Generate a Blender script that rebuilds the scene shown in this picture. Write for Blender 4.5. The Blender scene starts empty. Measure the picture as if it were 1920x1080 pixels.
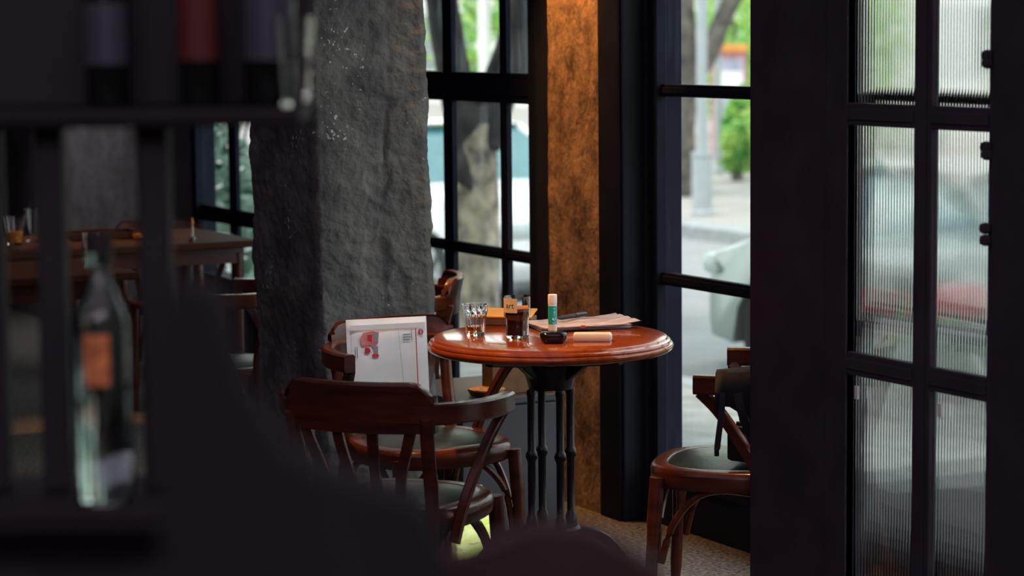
import bpy, bmesh, math, random
import numpy as np
from mathutils import Vector, Matrix, noise

S = bpy.context.scene
COL = S.collection
rnd = random.Random(7)
PI = math.pi
R = math.radians

# ------------------------------------------------------------------ camera
EYE = Vector((0, 0, 1.556))
yaw, pit, rol = R(28.2), R(6.13), R(0.57)
fw = Vector((math.sin(yaw) * math.cos(pit), math.cos(yaw) * math.cos(pit), -math.sin(pit)))
rt0 = Vector((math.cos(yaw), -math.sin(yaw), 0))
up0 = rt0.cross(fw)
rt = rt0 * math.cos(rol) - up0 * math.sin(rol)
up = up0 * math.cos(rol) + rt0 * math.sin(rol)
cd = bpy.data.cameras.new('camera')
cam = bpy.data.objects.new('camera', cd)
COL.objects.link(cam)
cam.matrix_world = Matrix(((rt.x, up.x, -fw.x, EYE.x), (rt.y, up.y, -fw.y, EYE.y), (rt.z, up.z, -fw.z, EYE.z), (0, 0, 0, 1)))
cd.sensor_width = 36
cd.lens = 4533 / 1920 * 36
cd.clip_start = 0.05
cd.clip_end = 400
cd.dof.use_dof = True
cd.dof.focus_distance = 6.3
cd.dof.aperture_fstop = 3.5
S.camera = cam

# ------------------------------------------------------------------ sky, sun, lamps, exposure
S.view_settings.view_transform = 'Standard'
S.view_settings.look = 'None'
S.view_settings.gamma = 1
S.view_settings.use_curve_mapping = False
S.view_settings.exposure = 0.0
w = bpy.data.worlds.new('overcast_sky')
S.world = w
w.use_nodes = True
wn = w.node_tree
bg = wn.nodes['Background']
tc = wn.nodes.new('ShaderNodeTexCoord')
sx = wn.nodes.new('ShaderNodeSeparateXYZ')
rp = wn.nodes.new('ShaderNodeValToRGB')
wn.links.new(tc.outputs['Generated'], sx.inputs[0])
wn.links.new(sx.outputs['Z'], rp.inputs[0])
rp.color_ramp.elements[0].position = 0.0
rp.color_ramp.elements[0].color = (0.88, 0.96, 0.93, 1)
rp.color_ramp.elements[1].position = 0.8
rp.color_ramp.elements[1].color = (0.80, 0.92, 1.0, 1)
wn.links.new(rp.outputs[0], bg.inputs[0])
bg.inputs[1].default_value = 2.6


def lamp(name, kind, loc, target, energy, color, **kw):
    d = bpy.data.lights.new(name, kind)
    o = bpy.data.objects.new(name, d)
    COL.objects.link(o)
    o.location = loc
    v = Vector(target) - Vector(loc)
    o.rotation_euler = v.to_track_quat('-Z', 'Y').to_euler()
    d.energy = energy
    d.color = color
    for k, x in kw.items():
        setattr(d, k, x)
    return o


lamp('sun', 'SUN', (0, 0, 20), (6.5, 3.0, 0), 3.0, (1.0, 0.95, 0.86), angle=R(4))
WARM = (1.0, 0.44, 0.13)
# ceiling spots over the window tables (the lamps are above the frame)
lamp('unseen_spot', 'SPOT', (3.52, 6.74, 2.45), (3.87, 6.79, 1.20), 150, WARM, spot_size=R(58), spot_blend=1.0, shadow_soft_size=0.04)
lamp('unseen_spot', 'SPOT', (2.62, 6.28, 2.80), (3.02, 5.78, 0.75), 170, WARM, spot_size=R(34), spot_blend=0.9, shadow_soft_size=0.03)
lamp('unseen_spot', 'SPOT', (2.05, 5.25, 2.80), (2.98, 5.46, 0.75), 215, (1.0, 0.48, 0.15), spot_size=R(19), spot_blend=0.7, shadow_soft_size=0.03)
lamp('unseen_spot', 'SPOT', (3.00, 6.22, 2.90), (3.37, 6.43, 0.5), 85, WARM, spot_size=R(17), spot_blend=0.9, shadow_soft_size=0.03)
lamp('unseen_spot', 'SPOT', (3.75, 5.45, 2.9), (3.42, 5.20, 0.6), 120, WARM, spot_size=R(30), spot_blend=0.8, shadow_soft_size=0.03)
lamp('unseen_spot', 'SPOT', (3.6, 7.5, 2.9), (3.5, 7.15, 0.7), 90, WARM, spot_size=R(30), spot_blend=0.8, shadow_soft_size=0.03)
lamp('unseen_spot', 'SPOT', (3.1, 10.2, 2.9), (3.05, 9.25, 0.75), 130, WARM, spot_size=R(26), spot_blend=0.8, shadow_soft_size=0.05)
lamp('unseen_spot', 'SPOT', (2.5, 8.5, 2.9), (2.6, 8.05, 0.7), 25, WARM, spot_size=R(30), spot_blend=0.8, shadow_soft_size=0.05)
lamp('wall_fill', 'SPOT', (3.35, 11.9, 2.75), (3.95, 11.9, 0.95), 110, (1.0, 0.9, 0.95), spot_size=R(62), spot_blend=1.0, shadow_soft_size=0.1)  # added unseen spot that brightens the far plaster wall
lamp('unseen_spot', 'SPOT', (2.35, 4.6, 2.9), (2.84, 6.0, 0.60), 75, (1.0, 0.97, 0.93), spot_size=R(11), spot_blend=0.6, shadow_soft_size=0.03)  # added unseen spot, stands in for daylight on the mailer
# added unseen area fills that lift the dark parts of the room
lamp('fill_light', 'AREA', (0.6, 2.5, 2.95), (0.6, 2.5, 0), 34, (0.95, 0.74, 1.0), shape='RECTANGLE', size=4.0, size_y=5.0)
lamp('fill_light', 'AREA', (0.6, 8.5, 2.95), (0.6, 8.5, 0), 6, (0.95, 0.72, 1.0), shape='RECTANGLE', size=4.0, size_y=5.0)
lamp('fill_light', 'AREA', (-1.0, -1.0, 2.95), (-1.0, -1.0, 0), 95, (0.95, 0.76, 1.0), shape='RECTANGLE', size=4.0, size_y=2.0)


def portal(loc, target, sxx, syy):
    o = lamp('window_portal', 'AREA', loc, target, 1, (1, 1, 1), shape='RECTANGLE', size=sxx, size_y=syy)
    o.data.cycles.is_portal = True


portal((4.26, 4.2, 1.5), (0, 4.2, 1.5), 4.6, 2.6)
portal((4.26, 8.0, 1.5), (0, 8.0, 1.5), 3.0, 2.0)
portal((4.26, 10.1, 1.5), (0, 10.1, 1.5), 3.0, 1.2)


# ------------------------------------------------------------------ helpers: materials
def mat(name, col, rough=0.6, metal=0.0, var=0.15, scale=8.0, bump=0.0, bscale=40.0, coat=0.0, spec=0.5, stretch=(1, 1, 1), col2=None, trans=0.0, ior=1.45, detail=4):
    m = bpy.data.materials.new(name)
    m.use_nodes = True
    nt = m.node_tree
    b = nt.nodes['Principled BSDF']
    c = nt.nodes.new('ShaderNodeTexCoord')
    mp = nt.nodes.new('ShaderNodeMapping')
    mp.inputs['Scale'].default_value = stretch
    nt.links.new(c.outputs['Object'], mp.inputs[0])
    n = nt.nodes.new('ShaderNodeTexNoise')
    n.inputs['Scale'].default_value = scale
    n.inputs['Detail'].default_value = detail
    nt.links.new(mp.outputs[0], n.inputs['Vector'])
    r = nt.nodes.new('ShaderNodeValToRGB')
    c2 = col2 if col2 else tuple(min(1, x * (1 + var)) for x in col)
    c1 = tuple(x * (1 - var) for x in col) if not col2 else col
    r.color_ramp.elements[0].position = 0.35
    r.color_ramp.elements[1].position = 0.65
    r.color_ramp.elements[0].color = (*c1, 1)
    r.color_ramp.elements[1].color = (*c2, 1)
    nt.links.new(n.outputs[0], r.inputs[0])
    nt.links.new(r.outputs[0], b.inputs['Base Color'])
    b.inputs['Roughness'].default_value = rough
    b.inputs['Metallic'].default_value = metal
    b.inputs['Coat Weight'].default_value = coat
    b.inputs['Coat Roughness'].default_value = 0.05
    b.inputs['Specular IOR Level'].default_value = spec
    b.inputs['Transmission Weight'].default_value = trans
    b.inputs['IOR'].default_value = ior
    if bump:
        bn = nt.nodes.new('ShaderNodeTexNoise')
        bn.inputs['Scale'].default_value = bscale
        bn.inputs['Detail'].default_value = 6
        nt.links.new(mp.outputs[0], bn.inputs['Vector'])
        bp = nt.nodes.new('ShaderNodeBump')
        bp.inputs['Strength'].default_value = bump
        bp.inputs['Distance'].default_value = 0.01
        nt.links.new(bn.outputs[0], bp.inputs['Height'])
        nt.links.new(bp.outputs[0], b.inputs['Normal'])
    return m


M = {}
M['steel'] = mat('black_paint', (0.048, 0.038, 0.050), rough=0.6, bump=0.1, spec=0.12)
M['steel_win'] = mat('black_paint_darkened', (0.011, 0.0135, 0.024), rough=0.6, bump=0.1, spec=0.10)  # same black paint as steel, darkened and blued against warm lamp spill
M['navy'] = mat('navy_paint', (0.018, 0.020, 0.029), rough=0.6, spec=0.12, scale=3)
M['navy_out'] = mat('navy_paint_outside', (0.020, 0.021, 0.033), rough=0.9, spec=0.0, scale=3)
M['wood'] = mat('red_brown_lacquer', (0.055, 0.013, 0.007), rough=0.27, coat=0.1, scale=6, stretch=(1, 1, 6), col2=(0.11, 0.026, 0.010), spec=0.4, bump=0.03)
M['wood_dark'] = mat('dark_lacquer', (0.050, 0.014, 0.008), rough=0.3, coat=0.15, scale=6, stretch=(1, 1, 6), col2=(0.08, 0.02, 0.01))
M['table'] = mat('table_lacquer', (0.19, 0.036, 0.008), rough=0.14, coat=0.40, scale=3, stretch=(14, 1.2, 1), col2=(0.27, 0.062, 0.013), bump=0.012, bscale=25)
M['leather'] = mat('dark_leather', (0.016, 0.022, 0.018), spec=0.35, rough=0.30, bump=0.06, bscale=60, scale=20)
M['iron'] = mat('cast_iron', (0.008, 0.007, 0.009), rough=0.35, bump=0.1, bscale=80)
M['floor'] = mat('floor_concrete', (0.012, 0.011, 0.010), rough=0.45, scale=85, col2=(0.26, 0.24, 0.21), bump=1.0, bscale=110, detail=2)
M['ceil'] = mat('ceiling_paint', (0.03, 0.028, 0.03), rough=0.8)
M['wallin'] = mat('dark_wall', (0.030, 0.024, 0.028), rough=0.8, bump=0.2)
M['plaster'] = mat('grey_plaster', (0.12, 0.115, 0.12), rough=0.85, col2=(0.2, 0.19, 0.2), scale=5, bump=0.5, bscale=20)
M['kraft'] = mat('kraft_card', (0.17, 0.085, 0.035), rough=0.75, scale=30)
M['kraft_yellow'] = mat('yellow_kraft', (0.62, 0.34, 0.07), rough=0.6, scale=20, var=0.1)
M['cab'] = mat('slate_laminate', (0.055, 0.057, 0.070), rough=0.45, scale=2)
M['paper'] = mat('white_paper', (0.82, 0.82, 0.88), rough=0.5, var=0.04)
M['poly'] = mat('white_poly_mailer', (0.90, 0.91, 0.89), rough=0.35, var=0.05, scale=9, bump=0.25, bscale=6)
M['film'] = mat('plastic_film', (0.84, 0.83, 0.90), rough=0.12, bump=0.6, bscale=18, var=0.06)
M['red'] = mat('red_ink', (0.60, 0.035, 0.05), rough=0.45, var=0.2, scale=25)
M['pinkred'] = mat('faded_red_ink', (0.66, 0.22, 0.20), rough=0.45, var=0.2, scale=25)
M['greyink'] = mat('grey_ink', (0.30, 0.31, 0.32), rough=0.5)
M['darkink'] = mat('dark_ink', (0.05, 0.05, 0.06), rough=0.5)
M['black'] = mat('gloss_black_plastic', (0.006, 0.006, 0.008), rough=0.12, var=0.3)
M['blackmatte'] = mat('matt_black', (0.014, 0.0115, 0.014), rough=0.65)
M['cream'] = mat('cream_plastic', (0.74, 0.66, 0.56), rough=0.35, var=0.04)
M['whitep'] = mat('white_plastic', (0.80, 0.77, 0.74), rough=0.35, var=0.03)
M['teal'] = mat('teal_label', (0.01, 0.40, 0.36), rough=0.35, var=0.1)
M['creamlabel'] = mat('cream_label', (0.66, 0.56, 0.36), rough=0.6, var=0.05)
M['coffee'] = mat('iced_coffee', (0.010, 0.003, 0.002), rough=0.08, var=0.2)
M['foam'] = mat('coffee_foam', (0.30, 0.09, 0.025), rough=0.5, scale=40)
M['cork'] = mat('cork', (0.20, 0.075, 0.015), rough=0.7, scale=120, col2=(0.80, 0.42, 0.13))
M['tape'] = mat('clear_tape', (0.78, 0.75, 0.70), rough=0.1, var=0.03)
M['shelf_wood'] = mat('dark_shelf_wood', (0.016, 0.011, 0.012), rough=0.6, spec=0.2)
M['far_wood'] = mat('worn_table_wood', (0.06, 0.018, 0.008), rough=0.6, spec=0.15, scale=5, stretch=(8, 1, 1))
M['brass'] = mat('brass', (0.5, 0.32, 0.1), rough=0.3, metal=1)
M['chrome'] = mat('chrome', (0.6, 0.6, 0.6), rough=0.15, metal=1, var=0.02)
# outdoors
M['asphalt'] = mat('asphalt', (0.23, 0.235, 0.235), rough=0.9, scale=4, var=0.06)
M['pave'] = mat('pale_paving', (0.30, 0.285, 0.26), rough=0.9, scale=3, var=0.10)
M['pave_near'] = mat('grey_paving', (0.26, 0.265, 0.245), rough=0.9, scale=5, var=0.22)
M['kerb'] = mat('kerb_stone', (0.27, 0.29, 0.29), rough=0.85)
M['stone_dark'] = mat('dark_stone', (0.020, 0.020, 0.022), rough=0.85, var=0.3, scale=3)
M['bark'] = mat('bark', (0.055, 0.05, 0.048), rough=0.9, scale=5, col2=(0.17, 0.15, 0.125), bump=0.8, bscale=14)
M['bark_pale'] = mat('pale_bark', (0.045, 0.042, 0.040), rough=0.9, scale=6.5, detail=9, col2=(0.46, 0.39, 0.29), bump=0.6, bscale=10)
M['bark_shaded'] = mat('canopy_shaded_bark', (0.022, 0.021, 0.024), rough=0.9, scale=6, col2=(0.06, 0.055, 0.055), bump=0.6, bscale=14)  # canopy shade put into the colour of the fork and limbs
M['pole'] = mat('pole_paint', (0.33, 0.36, 0.37), rough=0.4, var=0.05)
M['carwhite'] = mat('white_car_paint', (0.66, 0.67, 0.67), rough=0.25, coat=0.8, var=0.02)
M['carsilver'] = mat('silver_car_paint', (0.30, 0.36, 0.34), rough=0.3, metal=0.3, coat=0.6, var=0.04)
M['carglass'] = mat('car_window_tint', (0.04, 0.15, 0.16), rough=0.05, var=0.1, spec=0.8)
M['rubber'] = mat('tyre_rubber', (0.012, 0.012, 0.013), rough=0.8)
M['alloy'] = mat('wheel_alloy', (0.35, 0.36, 0.37), rough=0.35, metal=0.8, var=0.05)
M['carred'] = mat('red_paint', (0.55, 0.04, 0.04), rough=0.3, var=0.1)
M['lens'] = mat('lamp_lens', (0.6, 0.68, 0.66), rough=0.1, var=0.05)
M['wall_out'] = mat('white_render', (0.72, 0.72, 0.68), rough=0.9, var=0.04)
M['winfar'] = mat('far_window', (0.16, 0.19, 0.2), rough=0.2, var=0.2, scale=2)
M['sign_orange'] = mat('orange_board', (0.7, 0.28, 0.06), rough=0.5)
M['sign_pink'] = mat('pink_board', (0.46, 0.20, 0.22), rough=0.5)
M['sign_lav'] = mat('lavender_board', (0.34, 0.34, 0.44), rough=0.5, scale=4, var=0.3)
M['sign_white'] = mat('white_board', (0.75, 0.74, 0.76), rough=0.5)


def leafmat(name, c1, c2, tr=0.5):
    m = bpy.data.materials.new(name)
    m.use_nodes = True
    nt = m.node_tree
    out = nt.nodes['Material Output']
    nt.nodes.remove(nt.nodes['Principled BSDF'])
    g = nt.nodes.new('ShaderNodeTexCoord')
    n = nt.nodes.new('ShaderNodeTexNoise')
    n.inputs['Scale'].default_value = 3.5
    r = nt.nodes.new('ShaderNodeValToRGB')
    r.color_ramp.elements[0].position = 0.35
    r.color_ramp.elements[1].position = 0.65
    r.color_ramp.elements[0].color = (*c1, 1)
    r.color_ramp.elements[1].color = (*c2, 1)
    nt.links.new(g.outputs['Object'], n.inputs['Vector'])
    nt.links.new(n.outputs[0], r.inputs[0])
    d = nt.nodes.new('ShaderNodeBsdfDiffuse')
    t = nt.nodes.new('ShaderNodeBsdfTranslucent')
    x = nt.nodes.new('ShaderNodeMixShader')
    x.inputs[0].default_value = tr
    for s in (d, t):
        nt.links.new(r.outputs[0], s.inputs[0])
    nt.links.new(d.outputs[0], x.inputs[1])
    nt.links.new(t.outputs[0], x.inputs[2])
    nt.links.new(x.outputs[0], out.inputs[0])
    return m


M['leaf_light'] = leafmat('light_leaves', (0.20, 0.46, 0.14), (0.50, 0.66, 0.20))
M['leaf_mid'] = leafmat('mid_leaves', (0.10, 0.36, 0.10), (0.36, 0.58, 0.14))
M['leaf_dark'] = leafmat('dark_pale_leaves', (0.03, 0.11, 0.06), (0.50, 0.66, 0.56), 0.35)  # dark green leaves mixed with pale bluish ones
M['leaf_yellow'] = leafmat('yellow_leaves', (0.6, 0.42, 0.02), (0.7, 0.5, 0.05), 0.4)


def glassmat(name, tint=(1, 1, 1), refl=0.07, dirt=0.0, dcol=(0.35, 0.4, 0.42)):
    """thin window pane: clear with a Fresnel reflection and a little dried dirt"""
    m = bpy.data.materials.new(name)
    m.use_nodes = True
    nt = m.node_tree
    out = nt.nodes['Material Output']
    nt.nodes.remove(nt.nodes['Principled BSDF'])
    t = nt.nodes.new('ShaderNodeBsdfTransparent')
    t.inputs[0].default_value = (*tint, 1)
    g = nt.nodes.new('ShaderNodeBsdfGlossy')
    g.inputs['Roughness'].default_value = 0.0
    lw = nt.nodes.new('ShaderNodeLayerWeight')
    lw.inputs[0].default_value = 0.5
    pw = nt.nodes.new('ShaderNodeMath')
    pw.operation = 'POWER'
    pw.inputs[1].default_value = 5
    f = nt.nodes.new('ShaderNodeMath')
    f.operation = 'MULTIPLY_ADD'
    f.inputs[1].default_value = 0.8
    f.inputs[2].default_value = 0.025
    nt.links.new(lw.outputs['Facing'], pw.inputs[0])
    nt.links.new(pw.outputs[0], f.inputs[0])
    x = nt.nodes.new('ShaderNodeMixShader')
    nt.links.new(f.outputs[0], x.inputs[0])
    nt.links.new(t.outputs[0], x.inputs[1])
    nt.links.new(g.outputs[0], x.inputs[2])
    last = x
    if dirt:
        c = nt.nodes.new('ShaderNodeTexCoord')
        mp = nt.nodes.new('ShaderNodeMapping')
        mp.inputs['Scale'].default_value = (10, 22, 3.2)
        n = nt.nodes.new('ShaderNodeTexNoise')
        n.inputs['Scale'].default_value = 1.0
        n.inputs['Detail'].default_value = 5
        r = nt.nodes.new('ShaderNodeValToRGB')
        r.color_ramp.elements[0].position = 0.53
        r.color_ramp.elements[0].color = (0, 0, 0, 1)
        r.color_ramp.elements[1].position = 0.80
        r.color_ramp.elements[1].color = (dirt, dirt, dirt, 1)
        d = nt.nodes.new('ShaderNodeBsdfTranslucent')
        d.inputs[0].default_value = (*dcol, 1)
        y = nt.nodes.new('ShaderNodeMixShader')
        nt.links.new(c.outputs['Object'], mp.inputs[0])
        nt.links.new(mp.outputs[0], n.inputs['Vector'])
        nt.links.new(n.outputs[0], r.inputs[0])
        nt.links.new(r.outputs[0], y.inputs[0])
        nt.links.new(x.outputs[0], y.inputs[1])
        nt.links.new(d.outputs[0], y.inputs[2])
        last = y
    nt.links.new(last.outputs[0], out.inputs[0])
    return m


M['pane'] = glassmat('window_glass', dirt=0.03)
M['pane_dirty'] = glassmat('streaked_window_glass', dirt=0.13)
M['glass'] = mat('clear_glass', (1, 1, 1), rough=0.0, var=0, trans=1.0, ior=1.47)
M['fluted'] = mat('fluted_glass', (0.98, 1.0, 0.99), rough=0.03, var=0.01, trans=1.0, ior=1.48)
M['whisky'] = mat('amber_drink', (0.95, 0.45, 0.10), rough=0.0, var=0.03, trans=1.0, ior=1.36)
M['bottleglass'] = mat('bottle_glass', (0.55, 0.70, 0.66), rough=0.02, var=0.02, trans=1.0, ior=1.5)
M['darkbottle'] = mat('dark_bottle_glass', (0.006, 0.008, 0.007), rough=0.08)


def rough_plaster_mat():
    m = mat('rough_grey_plaster', (0.075, 0.075, 0.073), rough=0.75, scale=7, col2=(0.155, 0.155, 0.138), bump=0.9, bscale=48, spec=0.35)
    nt = m.node_tree
    b = nt.nodes['Principled BSDF']
    src = b.inputs['Base Color'].links[0].from_socket
    c = nt.nodes.new('ShaderNodeTexCoord')
    n = nt.nodes.new('ShaderNodeTexNoise')
    n.inputs['Scale'].default_value = 75
    n.inputs['Detail'].default_value = 3
    n2 = nt.nodes.new('ShaderNodeTexNoise')
    n2.inputs['Scale'].default_value = 6
    mul = nt.nodes.new('ShaderNodeMath')
    mul.operation = 'MULTIPLY'
    r = nt.nodes.new('ShaderNodeValToRGB')
    r.color_ramp.elements[0].position = 0.425
    r.color_ramp.elements[1].position = 0.455
    mx = nt.nodes.new('ShaderNodeMixRGB')
    mx.inputs[2].default_value = (0.55, 0.55, 0.52, 1)
    nt.links.new(c.outputs['Object'], n.inputs['Vector'])
    nt.links.new(c.outputs['Object'], n2.inputs['Vector'])
    nt.links.new(n.outputs[0], mul.inputs[0])
    nt.links.new(n2.outputs[0], mul.inputs[1])
    nt.links.new(mul.outputs[0], r.inputs[0])
    nt.links.new(r.outputs[0], mx.inputs[0])
    nt.links.new(src, mx.inputs[1])
    nt.links.new(mx.outputs[0], b.inputs['Base Color'])
    return m


M['rough'] = rough_plaster_mat()
M['rust'] = mat('brown_concrete', (0.055, 0.032, 0.022), rough=0.8, scale=10, col2=(0.46, 0.29, 0.15), bump=0.5, bscale=60, stretch=(1, 1, 0.7), detail=14)
for nd in M['rust'].node_tree.nodes:
    if nd.type == 'TEX_NOISE' and nd.inputs['Detail'].default_value > 8:
        nd.inputs['Roughness'].default_value = 0.72
M['standin_foil'] = mat('standin_green_foil', (0.50, 0.60, 0.12), rough=0.22, metal=0.6, scale=14, col2=(0.75, 0.72, 0.35), bump=0.7, bscale=10, stretch=(1, 1, 3))


# ------------------------------------------------------------------ helpers: meshes
class MB:
    def __init__(s):
        s.b = bmesh.new()

    def box(s, lo, hi, bevel=0.0, seg=2):
        r = bmesh.ops.create_cube(s.b, size=1)
        lo, hi = Vector(lo), Vector(hi)
        for v in r['verts']:
            v.co = Vector((lo[i] + (v.co[i] + 0.5) * (hi[i] - lo[i]) for i in range(3)))
        if bevel:
            e = list({e for v in r['verts'] for e in v.link_edges})
            bmesh.ops.bevel(s.b, geom=e, offset=bevel, segments=seg, profile=0.5, affect='EDGES')
        return s

    def grid(s, rows, closed_u=False, closed_v=False):
        """rows: list of lists of points -> quads"""
        vs = [[s.b.verts.new(p) for p in r] for r in rows]
        n, m = len(vs), len(vs[0])
        for i in range(n if closed_v else n - 1):
            for j in range(m if closed_u else m - 1):
                a, b2, c, d = vs[i][j], vs[i][(j + 1) % m], vs[(i + 1) % n][(j + 1) % m], vs[(i + 1) % n][j]
                q = [a, b2, c, d]
                if len(set(q)) == 4:
                    s.b.faces.new(q)
        return vs

    def cap(s, ring):
        try:
            s.b.faces.new(ring)
        except ValueError:
            pass

    def tube(s, path, rad, n=10, flat=None, upv=(0, 0, 1)):
        """swept round (or flat = (half width along side, half height along up)) bar along path"""
        P = [Vector(p) for p in path]
        rows = []
        for i, p in enumerate(P):
            t = (P[min(i + 1, len(P) - 1)] - P[max(i - 1, 0)]).normalized()
            u = Vector(upv)
            if abs(t.dot(u)) > 0.95:
                u = Vector((1, 0, 0)) if abs(t.x) < 0.9 else Vector((0, 1, 0))
            sd = t.cross(u).normalized()
            u2 = sd.cross(t).normalized()
            r = rad[i] if isinstance(rad, (list, tuple)) else rad
            if flat:
                a, h = flat
                k = min(a, h) * 0.3
                pts = [(a, h - k), (a - k, h), (-a + k, h), (-a, h - k), (-a, -h + k), (-a + k, -h), (a - k, -h), (a, -h + k)]
                rows.append([p + sd * x * r + u2 * y * r for x, y in pts])
            else:
                rows.append([p + sd * math.cos(2 * PI * k / n) * r + u2 * math.sin(2 * PI * k / n) * r for k in range(n)])
        vs = s.grid(rows, closed_u=True)
        s.cap(list(reversed(vs[0])))
        s.cap(vs[-1])
        return s

    def lathe(s, prof, n=32, c=(0, 0, 0), close=False, mod=None):
        """prof: (r, z) list"""
        rows = []
        for r, z in prof:
            row = []
            for k in range(n):
                a = 2 * PI * k / n
                rr = r * (mod(a, z) if mod else 1)
                row.append(Vector((c[0] + rr * math.cos(a), c[1] + rr * math.sin(a), c[2] + z)))
            rows.append(row)
        vs = s.grid(rows, closed_u=True, closed_v=close)
        if not close:
            s.cap(list(reversed(vs[0])))
            s.cap(vs[-1])
        return s

    def prism(s, pts, z0, z1, bevel=0.0):
        lo = [s.b.verts.new((x, y, z0)) for x, y in pts]
        hi = [s.b.verts.new((x, y, z1)) for x, y in pts]
        n = len(pts)
        fs = [s.b.faces.new(list(reversed(lo))), s.b.faces.new(hi)]
        for i in range(n):
            fs.append(s.b.faces.new([lo[i], lo[(i + 1) % n], hi[(i + 1) % n], hi[i]]))
        if bevel:
            e = list({e for v in lo + hi for e in v.link_edges})
            bmesh.ops.bevel(s.b, geom=e, offset=bevel, segments=2, profile=0.5, affect='EDGES')
        return s

    def xform(s, mtx):
        bmesh.ops.transform(s.b, matrix=mtx, verts=s.b.verts)
        return s

    def build(s, name, m, parent=None, smooth=False, angle=40):
        bmesh.ops.recalc_face_normals(s.b, faces=s.b.faces)
        me = bpy.data.meshes.new(name)
        s.b.to_mesh(me)
        s.b.free()
        me.materials.append(m)
        if smooth:
            for p in me.polygons:
                p.use_smooth = True
            if angle < 180:
                me.set_sharp_from_angle(angle=R(angle))
        o = bpy.data.objects.new(name, me)
        COL.objects.link(o)
        if parent:
            o.parent = parent
        return o


def tag(o, label=None, cat=None, group=None, kind=None):
    if label:
        o['label'] = label
    if cat:
        o['category'] = cat
    if group:
        o['group'] = group
    if kind:
        o['kind'] = kind
    return o


def empty(name, loc=(0, 0, 0), rz=0.0, label=None, cat=None, group=None, kind=None):
    o = bpy.data.objects.new(name, None)
    COL.objects.link(o)
    o.location = loc
    o.rotation_euler = (0, 0, rz)
    o.empty_display_size = 0.1
    return tag(o, label, cat, group, kind)


def copy_tree(o, parent=None):
    c = o.copy()
    COL.objects.link(c)
    if parent:
        c.parent = parent
    for ch in list(o.children):
        copy_tree(ch, c)
    return c


def struct(name, mb, m, parent=None, smooth=False):
    o = mb.build(name, m, parent, smooth)
    if not parent:
        o['kind'] = 'structure'
    return o


def arc(p0, p1, p2, n=12):
    """quadratic curve"""
    p0, p1, p2 = Vector(p0), Vector(p1), Vector(p2)
    return [(1 - t) ** 2 * p0 + 2 * t * (1 - t) * p1 + t * t * p2 for t in [i / n for i in range(n + 1)]]


def spline(pts, n=6):
    P = [Vector(p) for p in pts]
    out = []
    for i in range(len(P) - 1):
        a, b, c, d = P[max(i - 1, 0)], P[i], P[i + 1], P[min(i + 2, len(P) - 1)]
        for k in range(n):
            t = k / n
            out.append(0.5 * ((2 * b) + (c - a) * t + (2 * a - 5 * b + 4 * c - d) * t * t + (3 * b - a - 3 * c + d) * t ** 3))
    out.append(P[-1])
    return out


def text_obj(name, body, size, depth, m, parent, mtx):
    cu = bpy.data.curves.new(name, 'FONT')
    cu.body = body
    cu.size = size
    cu.extrude = depth
    cu.align_x = 'CENTER'
    cu.align_y = 'CENTER'
    tmp = bpy.data.objects.new(name + '_tmp', cu)
    COL.objects.link(tmp)
    bpy.context.view_layer.update()
    dg = bpy.context.evaluated_depsgraph_get()
    me = bpy.data.meshes.new_from_object(tmp.evaluated_get(dg))
    bpy.data.objects.remove(tmp)
    me.transform(mtx)
    me.materials.clear()
    me.materials.append(m)
    o = bpy.data.objects.new(name, me)
    COL.objects.link(o)
    o.parent = parent
    return o


# ------------------------------------------------------------------ the room
XW = 3.945      # room face of the window wall
XG = 3.97       # its glass
XO = 4.037       # its outer face
XD = 3.27       # room face of the door front

struct('floor', MB().box((-4.2, -2.2, -0.15), (XW + 0.1, 15.2, 0)), M['floor'])
struct('ceiling', MB().box((-4.2, -2.2, 3.0), (4.2, 15.2, 3.2)), M['ceil'])
struct('wall_left', MB().box((-4.2, -2.2, 0), (-4.0, 15.2, 3.0)), M['wallin'])
struct('wall_back', MB().box((-4.2, -2.4, 0), (4.2, -2.2, 3.0)), M['wallin'])
struct('wall_far', MB().box((-4.2, 15.0, 0), (4.2, 15.2, 3.0)), M['wallin'])
# window wall: only its solid stretches
wr = MB()
wr.box((XW, 6.44, 0), (XO, 7.17, 3.0))
wr.box((XW, 8.75, 0), (XO, 9.35, 3.0))
wr.box((XW, -2.2, 0), (XO, 6.44, 0.14))
wr.box((XW, 7.17, 0), (XO, 8.75, 0.14))
wr.box((XW, 9.35, 0), (XO, 10.45, 0.40))
wr.box((XW, -2.2, 2.6), (XO, 10.45, 3.0))
wr.box((XW, -2.2, 0), (XO, 2.0, 3.0))
struct('wall_right', wr, M['navy_out'])
struct('wall_right_far', MB().box((XW, 10.45, 0), (XO, 15.0, 3.0)), M['plaster'])
# storeys above, seen only by the light
struct('wall_upper', MB().box((3.9, -2.2, 3.2), (4.2, 15.2, 8.0)), M['wall_out'])
# black steel post in the door line, between window and door
tr = MB()
tr.box((XD, 4.50, 0), (XD + 0.05, 4.876, 3.0), 0.003)
tr.box((XD - 0.004, 4.478, 0), (XD + 0.06, 4.56, 3.0), 0.003)
struct('trim_1', tr, M['steel'])


def pane_box(x0, x1, y0, y1, z0, z1, m, parent, name='pane'):
    return MB().box((x0, y0, z0), (x1, y1, z1)).build(name, m, parent)


def bar_box(name, x, y0, y1, z0, z1, parent, m=None, t=0.011, lip=0.004):
    """glazing bar: a flat with a thinner raised bead towards the room"""
    b = MB()
    b.box((x - t, y0, z0), (x + t, y1, z1), 0.003)
    if z1 - z0 > y1 - y0:
        e = (y1 - y0) * 0.25
        b.box((x - t - lip, y0 + e, z0), (x - t + 0.001, y1 - e, z1), 0.002)
    else:
        e = (z1 - z0) * 0.25
        b.box((x - t - lip, y0, z0 + e), (x - t + 0.001, y1, z1 - e), 0.002)
    return b.build(name, m or M['steel_win'], parent)


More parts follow.
